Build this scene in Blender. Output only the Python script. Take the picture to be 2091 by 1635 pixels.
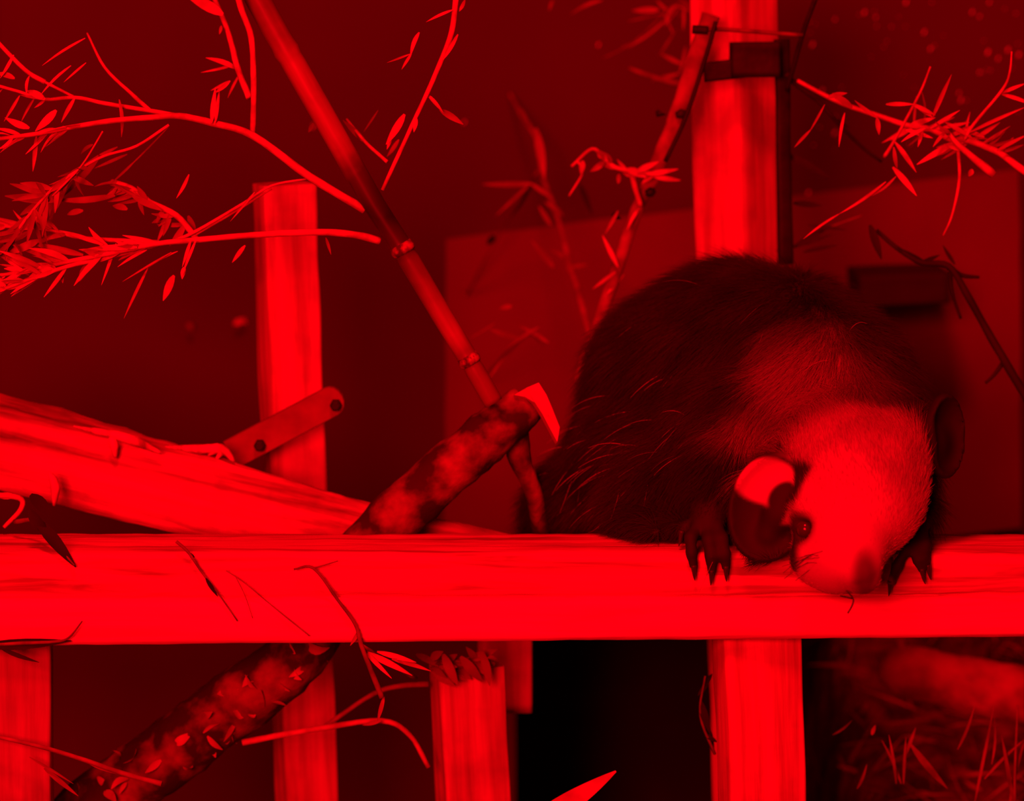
import bpy, math, random
import numpy as np
from mathutils import Vector, Matrix, noise

random.seed(7)
rng = np.random.default_rng(7)
for o in list(bpy.data.objects):
    bpy.data.objects.remove(o)
SC = bpy.context.scene
COL = SC.collection
# ------------------------------------------------------------------ camera
W, H, F = 2091.0, 1635.0, 6000.0
PITCH = math.radians(8.0)
FWD = Vector((0, math.cos(PITCH), -math.sin(PITCH)))
UP = Vector((0, math.sin(PITCH), math.cos(PITCH)))
RIGHT = Vector((1, 0, 0))
ZB = 0.55                                     # height of the beam's top face


def ray(px, py):
    return FWD + RIGHT * ((px - W / 2) / F) - UP * ((py - H / 2) / F)


_r = ray(W / 2, 1131)
CAM = Vector((0, 0, ZB)) - _r * (1.75 / _r.length)
cam = bpy.data.cameras.new('camera')
cam.sensor_fit = 'HORIZONTAL'
cam.sensor_width = 36.0
cam.lens = F / W * 36.0
cam.clip_start = 0.05
cam_o = bpy.data.objects.new('camera', cam)
COL.objects.link(cam_o)
cam_o.location = CAM
cam_o.rotation_euler = (math.pi / 2 - PITCH, 0, 0)
SC.camera = cam_o
cam.dof.use_dof = True
cam.dof.focus_distance = 1.76
cam.dof.aperture_fstop = 5.0
# ------------------------------------------------------------------ light
RED = (1.0, 0.0, 0.006)
SC.view_settings.view_transform = 'Standard'
SC.view_settings.look = 'None'
SC.view_settings.exposure = 0.0
SC.view_settings.gamma = 1.0
SC.view_settings.use_curve_mapping = False
world = bpy.data.worlds.new('dark_house')
SC.world = world
world.use_nodes = True
world.node_tree.nodes['Background'].inputs[0].default_value = (*RED, 1)
world.node_tree.nodes['Background'].inputs[1].default_value = 0.06


def area(name, loc, target, power, size):
    li = bpy.data.lights.new(name, 'AREA')
    li.energy = power
    li.size = size
    li.color = RED
    o = bpy.data.objects.new(name, li)
    COL.objects.link(o)
    o.location = loc
    o.rotation_euler = (Vector(target) - Vector(loc)).to_track_quat('-Z', 'Y').to_euler()


area('red_lamp', (-0.45, -2.05, 1.06), (0.0, 0.1, 0.55), 82, 0.6)
area('overhead_red_lamp', (-0.1, -0.95, 2.0), (0.0, 0.1, 0.55), 32, 0.3)
# ------------------------------------------------------------------ helpers


def P(px, py, y):
    d = ray(px, py)
    return CAM + d * ((y - CAM.y) / d.y)


def S(y):                                      # metres per pixel at depth y near the middle of the picture
    return (y - CAM.y) / math.cos(math.radians(8)) / F


def tag(o, label=None, cat=None, group=None, kind=None):
    for k, v in (('label', label), ('category', cat), ('group', group), ('kind', kind)):
        if v:
            o[k] = v
    return o


def empty(name, loc):
    o = bpy.data.objects.new(name, None)
    COL.objects.link(o)
    o.location = loc
    o.empty_display_size = 0.02
    return o


class MB:
    def __init__(self):
        self.v, self.f = [], []

    def add(self, vs, fs):
        n = len(self.v)
        self.v += [Vector(v) for v in vs]
        self.f += [tuple(i + n for i in f) for f in fs]

    def tube(self, pts, radii, seg=8, rough=0.0, freq=60.0, cap=True, squash=1.0):
        pts = [Vector(p) for p in pts]
        n = len(pts)
        t = (pts[1] - pts[0]).normalized()
        u = t.cross(Vector((0, 1, 0.1)))
        if u.length < 1e-3:
            u = t.cross(Vector((1, 0, 0)))
        u.normalize()
        vs, fs = [], []
        for i in range(n):
            t = (pts[min(i + 1, n - 1)] - pts[max(i - 1, 0)]).normalized()
            u = (u - t * u.dot(t)).normalized()
            w = t.cross(u)
            for k in range(seg):
                a = 2 * math.pi * k / seg
                d = u * math.cos(a) + w * math.sin(a) * squash
                r = radii[i]
                if rough:
                    q = pts[i] + d * r
                    r *= 1 + rough * noise.noise(q * freq) + 0.5 * rough * noise.noise(q * freq * 3.1)
                vs.append(pts[i] + d * r)
        for i in range(n - 1):
            for k in range(seg):
                k2 = (k + 1) % seg
                fs.append((i * seg + k, i * seg + k2, (i + 1) * seg + k2, (i + 1) * seg + k))
        if cap:
            fs.append(tuple(range(seg))[::-1])
            fs.append(tuple((n - 1) * seg + k for k in range(seg)))
        self.add(vs, fs)

    def leaf(self, p0, p1, w, bend=0.0, roll=0.0, n=6):
        p0, p1 = Vector(p0), Vector(p1)
        t = p1 - p0
        L = t.length
        if L < 1e-5:
            return
        t.normalize()
        s = t.cross(Vector((0, -1, 0.25)))
        if s.length < 1e-3:
            s = t.cross(Vector((1, 0, 0)))
        s.normalize()
        nn = s.cross(t).normalized()
        s, nn = s * math.cos(roll) + nn * math.sin(roll), nn * math.cos(roll) - s * math.sin(roll)
        vs, fs = [], []
        for i in range(n + 1):
            a = i / n
            prof = (math.sin(math.pi * min(1, a * 0.93 + 0.05)) ** 0.75) * (1.12 - 0.45 * a)
            c = p0 + t * L * a + nn * bend * L * math.sin(math.pi * a) + s * 0.35 * bend * L * math.sin(math.pi * a)
            hw = max(w * 0.5 * prof, 1e-5)
            vs += [c - s * hw + nn * hw * 0.3, c, c + s * hw + nn * hw * 0.3]
        for i in range(n):
            b = i * 3
            fs += [(b, b + 1, b + 4, b + 3), (b + 1, b + 2, b + 5, b + 4)]
        self.add(vs, fs)

    def build(self, name, mat, parent=None, smooth=True, origin=None):
        me = bpy.data.meshes.new(name)
        if origin is None and parent is None:
            origin = sum(self.v, Vector()) / len(self.v)
        off = Vector(origin) if origin is not None else Vector()
        me.from_pydata([v - off for v in self.v], [], self.f)
        me.materials.append(mat)
        if smooth:
            me.polygons.foreach_set('use_smooth', [True] * len(me.polygons))
        me.update()
        o = bpy.data.objects.new(name, me)
        COL.objects.link(o)
        o.location = off
        if parent is not None:
            o.parent = parent
            o.location = off - world_loc(parent)
        return o


def world_loc(o):
    v = Vector()
    while o is not None:
        v += o.location
        o = o.parent
    return v


def smooth_path(pts, n=6):
    """Catmull-Rom through the points."""
    pts = [Vector(p) for p in pts]
    if len(pts) < 3:
        a, b = pts[0], pts[-1]
        return [a.lerp(b, i / n) for i in range(n + 1)]
    ext = [pts[0] * 2 - pts[1]] + pts + [pts[-1] * 2 - pts[-2]]
    out = []
    for i in range(1, len(ext) - 2):
        p0, p1, p2, p3 = ext[i - 1:i + 3]
        for k in range(n):
            t = k / n
            out.append(0.5 * ((2 * p1) + (p2 - p0) * t + (2 * p0 - 5 * p1 + 4 * p2 - p3) * t * t
                              + (3 * p1 - p0 - 3 * p2 + p3) * t ** 3))
    out.append(pts[-1])
    return out


# ------------------------------------------------------------------ materials


def nodes_of(name):
    m = bpy.data.materials.new(name)
    m.use_nodes = True
    nt = m.node_tree
    return m, nt, nt.nodes['Principled BSDF']


def wood(name, light, dark, scale=(38, 38, 2.2), rough=0.75, bump=0.35, spots=0.35, contrast=(0.35, 0.68)):
    """Grain running along the local z axis, plus soft dirt patches."""
    m, nt, b = nodes_of(name)
    L = nt.links.new
    tc = nt.nodes.new('ShaderNodeTexCoord')
    mp = nt.nodes.new('ShaderNodeMapping')
    mp.inputs['Scale'].default_value = scale
    L(tc.outputs['Object'], mp.inputs['Vector'])
    n1 = nt.nodes.new('ShaderNodeTexNoise')
    n1.inputs['Scale'].default_value = 2.4
    n1.inputs['Detail'].default_value = 6
    n1.inputs['Roughness'].default_value = 0.62
    L(mp.outputs[0], n1.inputs['Vector'])
    r1 = nt.nodes.new('ShaderNodeValToRGB')
    r1.color_ramp.elements[0].position = contrast[0]
    r1.color_ramp.elements[0].color = (*dark, 1)
    r1.color_ramp.elements[1].position = contrast[1]
    r1.color_ramp.elements[1].color = (*light, 1)
    L(n1.outputs[0], r1.inputs[0])
    n2 = nt.nodes.new('ShaderNodeTexNoise')
    n2.inputs['Scale'].default_value = 34
    n2.inputs['Detail'].default_value = 4
    L(tc.outputs['Object'], n2.inputs['Vector'])
    r2 = nt.nodes.new('ShaderNodeValToRGB')
    r2.color_ramp.elements[0].position = 0.30
    r2.color_ramp.elements[0].color = (1 - spots, 1 - spots, 1 - spots, 1)
    r2.color_ramp.elements[1].position = 0.52
    r2.color_ramp.elements[1].color = (1, 1, 1, 1)
    L(n2.outputs[0], r2.inputs[0])
    mx = nt.nodes.new('ShaderNodeMix')
    mx.data_type = 'RGBA'
    mx.blend_type = 'MULTIPLY'
    mx.inputs[0].default_value = 1
    L(r1.outputs[0], mx.inputs[6])
    L(r2.outputs[0], mx.inputs[7])
    L(mx.outputs[2], b.inputs['Base Color'])
    bp = nt.nodes.new('ShaderNodeBump')
    bp.inputs['Strength'].default_value = bump
    bp.inputs['Distance'].default_value = 0.002
    L(n1.outputs[0], bp.inputs['Height'])
    L(bp.outputs[0], b.inputs['Normal'])
    b.inputs['Roughness'].default_value = rough
    b.inputs['Specular IOR Level'].default_value = 0.25
    return m


def blotchy(name, light, dark, scale=40.0, lo=0.35, hi=0.65, rough=0.8, bump=0.4, dist=0.002, spec=0.2, detail=5):
    m, nt, b = nodes_of(name)
    L = nt.links.new
    tc = nt.nodes.new('ShaderNodeTexCoord')
    n = nt.nodes.new('ShaderNodeTexNoise')
    n.inputs['Scale'].default_value = scale
    n.inputs['Detail'].default_value = detail
    L(tc.outputs['Object'], n.inputs['Vector'])
    r = nt.nodes.new('ShaderNodeValToRGB')
    r.color_ramp.elements[0].position = lo
    r.color_ramp.elements[0].color = (*dark, 1)
    r.color_ramp.elements[1].position = hi
    r.color_ramp.elements[1].color = (*light, 1)
    L(n.outputs[0], r.inputs[0])
    L(r.outputs[0], b.inputs['Base Color'])
    bp = nt.nodes.new('ShaderNodeBump')
    bp.inputs['Strength'].default_value = bump
    bp.inputs['Distance'].default_value = dist
    L(n.outputs[0], bp.inputs['Height'])
    L(bp.outputs[0], b.inputs['Normal'])
    b.inputs['Roughness'].default_value = rough
    b.inputs['Specular IOR Level'].default_value = spec
    return m


M_PINE = wood('planed_pine', (0.66, 0.50, 0.32), (0.34, 0.22, 0.12), scale=(30, 30, 1.5), spots=0.25, bump=0.5, contrast=(0.36, 0.58))
def beam_material():
    m, nt, b = nodes_of('worn_beam')
    L = nt.links.new
    tc = nt.nodes.new('ShaderNodeTexCoord')
    sp = nt.nodes.new('ShaderNodeSeparateXYZ')
    L(tc.outputs['Object'], sp.inputs[0])
    wav = nt.nodes.new('ShaderNodeTexNoise')
    wav.inputs['Scale'].default_value = 14
    L(tc.outputs['Object'], wav.inputs['Vector'])
    ad = nt.nodes.new('ShaderNodeMath')
    ad.operation = 'MULTIPLY_ADD'
    ad.inputs[1].default_value = 0.006
    L(wav.outputs[0], ad.inputs[0])
    L(sp.outputs['X'], ad.inputs[2])
    band = nt.nodes.new('ShaderNodeMapRange')
    band.inputs['From Min'].default_value = 0.027
    band.inputs['From Max'].default_value = 0.033
    L(ad.outputs[0], band.inputs['Value'])
    mp = nt.nodes.new('ShaderNodeMapping')
    mp.inputs['Scale'].default_value = (70, 70, 5)
    L(tc.outputs['Object'], mp.inputs['Vector'])
    gr = nt.nodes.new('ShaderNodeTexNoise')
    gr.inputs['Scale'].default_value = 1.6
    gr.inputs['Detail'].default_value = 7
    gr.inputs['Distortion'].default_value = 0.8
    L(mp.outputs[0], gr.inputs['Vector'])
    up = nt.nodes.new('ShaderNodeValToRGB')
    up.color_ramp.elements[0].position = 0.34
    up.color_ramp.elements[0].color = (0.30, 0.20, 0.11, 1)
    up.color_ramp.elements[1].position = 0.52
    up.color_ramp.elements[1].color = (0.64, 0.50, 0.33, 1)
    L(gr.outputs[0], up.inputs[0])
    lo = nt.nodes.new('ShaderNodeValToRGB')
    lo.color_ramp.elements[0].position = 0.3
    lo.color_ramp.elements[0].color = (0.58, 0.45, 0.30, 1)
    lo.color_ramp.elements[1].position = 0.55
    lo.color_ramp.elements[1].color = (0.84, 0.70, 0.50, 1)
    L(gr.outputs[0], lo.inputs[0])
    mx = nt.nodes.new('ShaderNodeMix')
    mx.data_type = 'RGBA'
    L(band.outputs[0], mx.inputs[0])
    L(up.outputs[0], mx.inputs[6])
    L(lo.outputs[0], mx.inputs[7])
    L(mx.outputs[2], b.inputs['Base Color'])
    bp = nt.nodes.new('ShaderNodeBump')
    bp.inputs['Strength'].default_value = 0.6
    bp.inputs['Distance'].default_value = 0.0016
    L(gr.outputs[0], bp.inputs['Height'])
    L(bp.outputs[0], b.inputs['Normal'])
    b.inputs['Roughness'].default_value = 0.8
    b.inputs['Specular IOR Level'].default_value = 0.15
    return m


M_BEAM = beam_material()
M_GREYPINE = wood('greyed_pine', (0.46, 0.37, 0.26), (0.26, 0.19, 0.12), spots=0.25)
M_LOG = wood('split_weathered_log', (0.76, 0.58, 0.37), (0.17, 0.095, 0.05), scale=(22, 22, 1.1), spots=0.35, bump=1.0, contrast=(0.37, 0.60))
M_SLAT = blotchy('stained_slat', (0.25, 0.16, 0.09), (0.18, 0.11, 0.065), 60)
M_BARK = blotchy('dark_bark', (0.30, 0.20, 0.12), (0.035, 0.022, 0.015), 46, 0.44, 0.72, bump=0.8, dist=0.004)
M_CUT = blotchy('cut_wood', (0.66, 0.48, 0.30), (0.5, 0.35, 0.2), 60)
M_STICK = blotchy('grey_stick', (0.31, 0.22, 0.14), (0.15, 0.10, 0.06), 70, bump=0.5)
M_TWIG = blotchy('dry_twig', (0.60, 0.43, 0.25), (0.34, 0.23, 0.125), 90, bump=0.3)
M_TWIGD = blotchy('brown_twig', (0.22, 0.14, 0.08), (0.10, 0.06, 0.04), 90, bump=0.3)
M_LEAF = blotchy('dry_bamboo_leaf', (0.56, 0.42, 0.24), (0.26, 0.175, 0.09), 30, bump=0.2)
M_LEAFD = blotchy('withered_leaf', (0.30, 0.20, 0.11), (0.14, 0.09, 0.05), 30, bump=0.2)
M_LEAFK = blotchy('blackened_leaf', (0.028, 0.020, 0.012), (0.014, 0.010, 0.006), 30, bump=0.2)
def bamboo_material():
    m = wood('bamboo_culm', (0.36, 0.28, 0.13), (0.24, 0.17, 0.075), scale=(30, 30, 3), rough=0.42, bump=0.05, spots=0.3)
    nt = m.node_tree
    b = nt.nodes['Principled BSDF']
    src = b.inputs['Base Color'].links[0].from_socket
    tc = nt.nodes.new('ShaderNodeTexCoord')
    sp = nt.nodes.new('ShaderNodeSeparateXYZ')
    nt.links.new(tc.outputs['Object'], sp.inputs[0])
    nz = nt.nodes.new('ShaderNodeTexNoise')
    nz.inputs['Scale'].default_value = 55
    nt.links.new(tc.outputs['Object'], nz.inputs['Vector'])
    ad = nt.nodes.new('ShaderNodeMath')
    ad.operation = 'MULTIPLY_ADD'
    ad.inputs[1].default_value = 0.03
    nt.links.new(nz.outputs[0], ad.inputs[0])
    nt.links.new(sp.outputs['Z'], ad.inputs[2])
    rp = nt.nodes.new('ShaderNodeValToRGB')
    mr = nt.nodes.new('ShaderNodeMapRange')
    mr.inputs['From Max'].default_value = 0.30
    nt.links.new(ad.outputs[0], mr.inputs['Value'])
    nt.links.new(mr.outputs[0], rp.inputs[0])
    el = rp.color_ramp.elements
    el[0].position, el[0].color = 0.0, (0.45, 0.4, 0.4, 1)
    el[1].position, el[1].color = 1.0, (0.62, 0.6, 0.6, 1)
    for p, v in ((0.14, 0.55), (0.24, 0.9), (0.42, 1.0), (0.49, 0.22), (0.60, 0.10), (0.66, 0.2), (0.70, 0.5), (0.80, 0.75), (0.88, 0.95), (0.92, 0.55)):  # dark stretch past the middle is a shadow painted into the culm colour
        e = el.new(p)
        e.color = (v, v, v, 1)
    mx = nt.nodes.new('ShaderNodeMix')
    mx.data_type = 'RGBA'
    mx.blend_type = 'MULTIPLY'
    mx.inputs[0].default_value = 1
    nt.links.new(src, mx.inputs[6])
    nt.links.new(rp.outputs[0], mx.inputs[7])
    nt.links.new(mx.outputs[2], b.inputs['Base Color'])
    return m


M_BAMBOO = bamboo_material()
M_NODE = blotchy('bamboo_node', (0.36, 0.25, 0.13), (0.06, 0.04, 0.025), 120, 0.45, 0.62)
M_WALL = blotchy('painted_back_wall', (0.070, 0.052, 0.040), (0.058, 0.043, 0.033), 5, 0.3, 0.7, bump=0.1)
M_PANEL = blotchy('ply_panel', (0.160, 0.116, 0.083), (0.130, 0.094, 0.067), 9, 0.3, 0.7, bump=0.1)
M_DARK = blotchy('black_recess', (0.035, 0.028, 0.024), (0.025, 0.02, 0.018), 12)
M_FLOOR = blotchy('soil_floor', (0.10, 0.07, 0.045), (0.05, 0.035, 0.022), 30, bump=0.6, dist=0.006)
M_IRON = blotchy('black_iron', (0.020, 0.016, 0.014), (0.012, 0.010, 0.009), 90, rough=0.6)
M_RUST = blotchy('rusty_bar', (0.20, 0.10, 0.06), (0.08, 0.045, 0.03), 80, rough=0.6)
M_STRAW = blotchy('straw', (0.34, 0.24, 0.13), (0.13, 0.09, 0.05), 40, bump=0.2)
M_MULCH = blotchy('mulch', (0.17, 0.115, 0.07), (0.04, 0.027, 0.018), 46, 0.35, 0.7, bump=1.0, dist=0.01)
M_OLDBARK = blotchy('old_log_bark', (0.38, 0.26, 0.16), (0.14, 0.09, 0.05), 34, bump=0.9, dist=0.006)
M_SPECK = blotchy('pale_glints', (0.85, 0.75, 0.65), (0.7, 0.6, 0.5), 50, rough=0.3, spec=0.6)

# ------------------------------------------------------------------ setting


def box_mb(mb, x0, x1, y0, y1, z0, z1):
    v = [(x, y, z) for z in (z0, z1) for y in (y0, y1) for x in (x0, x1)]
    mb.add(v, [(0, 2, 3, 1), (4, 5, 7, 6), (0, 1, 5, 4), (2, 6, 7, 3), (0, 4, 6, 2), (1, 3, 7, 5)])


YW = 0.62
hl, hr = P(1052, 1400, YW).x, P(1690, 1400, YW).x
ht = P(1200, 1265, YW).z
mb = MB()
box_mb(mb, -1.3, hl, YW, YW + 0.03, 0, 1.6)
box_mb(mb, hr, 1.3, YW, YW + 0.03, 0, 1.6)
box_mb(mb, hl, hr, YW, YW + 0.03, ht, 1.6)
tag(mb.build('wall_back', M_WALL, smooth=False), 'dark plain back wall of the enclosure with a low opening', 'wall', kind='structure')
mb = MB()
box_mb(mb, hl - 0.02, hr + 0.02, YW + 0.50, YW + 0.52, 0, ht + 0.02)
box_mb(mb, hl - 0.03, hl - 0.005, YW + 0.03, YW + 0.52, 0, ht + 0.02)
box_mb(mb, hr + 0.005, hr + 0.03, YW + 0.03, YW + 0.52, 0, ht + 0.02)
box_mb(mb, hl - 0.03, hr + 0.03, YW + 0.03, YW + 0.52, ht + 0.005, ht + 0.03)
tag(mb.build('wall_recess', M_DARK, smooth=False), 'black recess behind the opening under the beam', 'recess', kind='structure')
mb = MB()
box_mb(mb, -1.3, 1.3, -0.35, YW + 0.55, -0.03, 0)
tag(mb.build('floor', M_FLOOR, smooth=False), 'dark soil floor under the timber frame', 'floor', kind='structure')
mb = MB()
box_mb(mb, -1.33, -1.3, -0.35, YW, 0, 1.6)
tag(mb.build('wall_left', M_WALL, smooth=False), 'dark side wall on the left', 'wall', kind='structure')
mb = MB()
box_mb(mb, 1.3, 1.33, -0.35, YW, 0, 1.6)
tag(mb.build('wall_right', M_WALL, smooth=False), 'dark side wall on the right', 'wall', kind='structure')

# plywood panel fixed to the wall
yp = YW - 0.012
cs = [P(912, 488, yp), P(2081, 345, yp), P(2086, 1078, yp), P(906, 1205, yp)]
mb = MB()
fr = []
n = 12
ring = []
for i in range(4):
    a, b = cs[i], cs[(i + 1) % 4]
    for k in range(n):
        p = a.lerp(b, k / n)
        ring.append(p + Vector((noise.noise(p * 40), 0, noise.noise(p * 40 + Vector((5, 5, 5))))) * 0.0015)
N = len(ring)
mb.add(ring + [p + Vector((0, 0.012, 0)) for p in ring],
       [tuple(range(N))] + [tuple(range(2 * N - 1, N - 1, -1))] + [(i, i + N, (i + 1) % N + N, (i + 1) % N) for i in range(N)])
tag(mb.build('plywood_panel', M_PANEL, smooth=False), 'large paler plywood panel fixed on the dark back wall', 'panel')


def timber(name, p0, p1, w, d, mat, parent=None, twist=0.0, bev=0.0025, wob=0.0012, seed=0, front=True):
    """Sawn timber with worn edges from p0 to p1; grain along its own z. p0, p1 are the middle of its front edge line."""
    p0, p1 = Vector(p0), Vector(p1)
    z = (p1 - p0)
    Lg = z.length
    z.normalize()
    y = Vector((0, 1, 0))
    if abs(z.y) > 0.9:
        y = Vector((0, 0, 1))
    x = y.cross(z).normalized()
    y = z.cross(x)
    M = Matrix((x, y, z)).transposed() @ Matrix.Rotation(twist, 3, 'Z')
    prof = []
    for sx, sy in ((-1, -1), (1, -1), (1, 1), (-1, 1)):
        cx, cy = sx * (w / 2 - bev), sy * (d / 2 - bev)
        a0 = math.atan2(sy, sx)
        for k in (-1, -0.33, 0.33, 1):
            a = a0 + k * math.pi / 4
            prof.append((cx + bev * math.cos(a), cy + bev * math.sin(a)))
    # extra points on the long faces so wear can show
    full = []
    for i in range(len(prof)):
        a, b = prof[i], prof[(i + 1) % len(prof)]
        full.append(a)
        if (Vector(a) - Vector(b)).length > 3 * bev:
            for k in range(1, 6):
                full.append((a[0] + (b[0] - a[0]) * k / 6, a[1] + (b[1] - a[1]) * k / 6))
    n = max(6, int(Lg / 0.006))
    m = len(full)
    vs, fs = [], []
    for i in range(n + 1):
        t = i / n
        for (a, b) in full:
            q = Vector((a * 60, b * 60, t * Lg * 9 + seed * 13.7))
            k = 1 + wob / max(w, d) * 2 * (noise.noise(q) + 0.6 * noise.noise(q * 2.7))
            vs.append((a * k, b * k, t * Lg))
    for i in range(n):
        for k in range(m):
            k2 = (k + 1) % m
            fs.append((i * m + k, i * m + k2, (i + 1) * m + k2, (i + 1) * m + k))
    fs.append(tuple(range(m))[::-1])
    fs.append(tuple(n * m + k for k in range(m)))
    me = bpy.data.meshes.new(name)
    me.from_pydata(vs, [], fs)
    me.materials.append(mat)
    me.polygons.foreach_set('use_smooth', [len(p.vertices) == 4 for p in me.polygons])
    o = bpy.data.objects.new(name, me)
    COL.objects.link(o)
    R4 = M.to_4x4()
    o.rotation_euler = R4.to_euler()
    c = p0 + Vector((0, d / 2 if front else 0, 0))
    o.location = c
    if parent is not None:
        o.parent = parent
        o.location = c - world_loc(parent)
    return o


# ------------------------------------------------------------------ the beam
def make_beam():
    """Rounded, slightly tapering timber: top face at ZB, front face at y = 0."""
    x0, x1, n = -0.52, 0.52, 180
    vs, fs = [], []
    prof0 = []
    D, R = 0.068, 0.006
    for t in np.linspace(0, 1, 9):
        prof0.append((0.0, -1 + t, 'f'))
    m = None
    for i in range(n + 1):
        x = x0 + (x1 - x0) * i / n
        hh = 0.0560 - 0.0055 * (x + 0.3) / 0.6
        pts = []
        # front face from bottom to top with a shallow groove line at the middle
        for t in sorted(list(np.linspace(0, 1, 14)) + [(0.49 * hh + e) / (hh - R) for e in (-0.0024, -0.0012, -0.0005, 0.0, 0.0005, 0.0012, 0.0024)]):
            z = -hh + (hh - R) * t
            y = 0.0
            g = abs(z + hh * 0.51)
            y += 0.0032 * math.exp(-(g / 0.0016) ** 2)
            y += 0.0025 if z > -hh * 0.51 else 0
            if t == 0:
                y += 0.002
            pts.append((y, z))
        for k in range(1, 5):
            a = math.pi / 2 * k / 5
            pts.append((0.0025 + R - R * math.cos(a), -R + R * math.sin(a)))
        for t in np.linspace(0, 1, 9):
            pts.append((0.0025 + R + (D - 2 * R) * t, 0.0))
        pts.append((D, -0.003))
        pts.append((D, -hh))
        m = len(pts)
        for y, z in pts:
            q = Vector((x * 14, y * 60, z * 60))
            q2 = Vector((x * 60, y * 120, z * 120 + 7))
            up = 1.0 if z > -hh * 0.49 else 0.35
            dz = (0.0011 * noise.noise(q) + 0.0007 * noise.noise(q2)) * up
            dy = 0.0012 * noise.noise(q + Vector((3, 9, 1))) * up + 0.0004 * noise.noise(q2)
            vs.append((x, y + dy, ZB + z + dz))
    for i in range(n):
        for k in range(m):
            k2 = (k + 1) % m
            fs.append((i * m + k, (i + 1) * m + k, (i + 1) * m + k2, i * m + k2))
    fs.append(tuple(range(m)))
    fs.append(tuple(n * m + k for k in range(m))[::-1])
    # turned so that the grain (local z) runs along the beam
    me = bpy.data.meshes.new('timber_beam')
    me.from_pydata([(-(z - ZB), y, x) for x, y, z in vs], [], fs)
    me.materials.append(M_BEAM)
    me.polygons.foreach_set('use_smooth', [len(p.vertices) == 4 for p in me.polygons])
    o = bpy.data.objects.new('timber_beam', me)
    COL.objects.link(o)
    o.location = (0, 0, ZB)
    o.rotation_euler = (0, math.pi / 2, 0)
    return o


tag(make_beam(), 'long pale horizontal timber beam the animal leans on', 'beam')

# ------------------------------------------------------------------ posts


def post(px0, py0, px1, py1, y, wpx, dpx, mat, label, twist=0.0, to_floor=True, seed=0, name='wooden_post', cat='post'):
    """A post through two picture points of its middle line at depth y."""
    a, b = P(px0, py0, y), P(px1, py1, y)
    a.y = b.y = y
    d = (b - a).normalized()
    if to_floor:
        b = a + d * (a.z / -d.z)
    s = S(y)
    o = timber(name, b, a, wpx * s, dpx * s, mat, twist=twist, seed=seed)
    return tag(o, label, cat)


YP = 0.190
post(576, 378, 622, 1635, YP, 112, 100, M_PINE, 'free-standing pale post with a visible sawn top, behind the log', twist=0.36, seed=1)
post(1500, -60, 1548, 1635, 0.262, 132, 128, M_PINE, 'tall pale post rising behind the animal to the top edge', twist=0.78, seed=2)
post(1548, 1300, 1560, 1635, 0.014, 165, 120, M_PINE, 'broad pale post under the beam, below the animal', twist=0.18, seed=3)
post(40, 1300, 44, 1635, 0.020, 112, 110, M_GREYPINE, 'dull post under the beam at the left edge', twist=0.1, seed=4)
post(952, 1368, 966, 1635, 0.105, 140, 110, M_PINE, 'short pale post with a leaf clump on its top', twist=0.26, seed=5)
a, b = P(1032, 1250, 0.175), P(1032, 1456, 0.175)
a.y = b.y = 0.175
tag(timber('wooden_block', b, a, 112 * S(0.175), 0.03, M_GREYPINE, seed=6), 'dim wooden block behind the short post beside the dark opening', 'block')
o = bpy.context.scene.objects['wooden_block']
# a bracing rail behind, holding the block
a, b = P(-200, 1175, 0.232), P(2300, 1175, 0.232)
a.y = b.y = 0.232
b.z = a.z

# ------------------------------------------------------------------ split log on the left
yl = 0.125
axis = smooth_path([P(-220, 845, yl + 0.02), P(0, 905, yl + 0.012), P(300, 985, yl + 0.01), P(560, 1045, yl + 0.006), P(800, 1085, yl + 0.006),
                    P(1040, 1128, yl + 0.006)], 14)
rad_px = [(-220, 92), (0, 94), (200, 92), (400, 86), (560, 74), (700, 56), (850, 44), (1040, 36)]
z = (axis[-1] - axis[0]).normalized()
xv = Vector((0, 1, 0)).cross(z).normalized()
yv = z.cross(xv)
vs, fs, seg = [], [], 40
org = axis[0]
for i, p in enumerate(axis):
    px = -220 + (1260) * i / (len(axis) - 1)
    r = np.interp(px, [a for a, _ in rad_px], [b for _, b in rad_px]) * S(yl)
    for k in range(seg):
        a = 2 * math.pi * k / seg
        # long furrows along the axis
        fur = 0.16 * noise.noise(Vector((math.cos(a) * 3.1, math.sin(a) * 3.1, i * 0.035))) \
            + 0.10 * noise.noise(Vector((math.cos(a) * 7, math.sin(a) * 7, i * 0.06 + 9)))
        st = 0.05 * noise.noise(Vector((math.cos(a) * 2, math.sin(a) * 2, i * 0.5)))
        rr = r * (1 + fur + st)
        q = p + xv * math.cos(a) * rr + yv * math.sin(a) * rr * 0.42
        d = q - org
        vs.append((d.dot(xv), d.dot(yv), d.dot(z)))
n = len(axis)
for i in range(n - 1):
    for k in range(seg):
        k2 = (k + 1) % seg
        fs.append((i * seg + k, i * seg + k2, (i + 1) * seg + k2, (i + 1) * seg + k))
fs.append(tuple(range(seg))[::-1])
fs.append(tuple((n - 1) * seg + k for k in range(seg)))
me = bpy.data.meshes.new('split_log')
me.from_pydata(vs, [], fs)
me.materials.append(M_LOG)
me.polygons.foreach_set('use_smooth', [True] * len(me.polygons))
o = bpy.data.objects.new('split_log', me)
COL.objects.link(o)
o.rotation_euler = Matrix((xv, yv, z)).transposed().to_euler()
o.location = org
o_log = o
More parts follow.
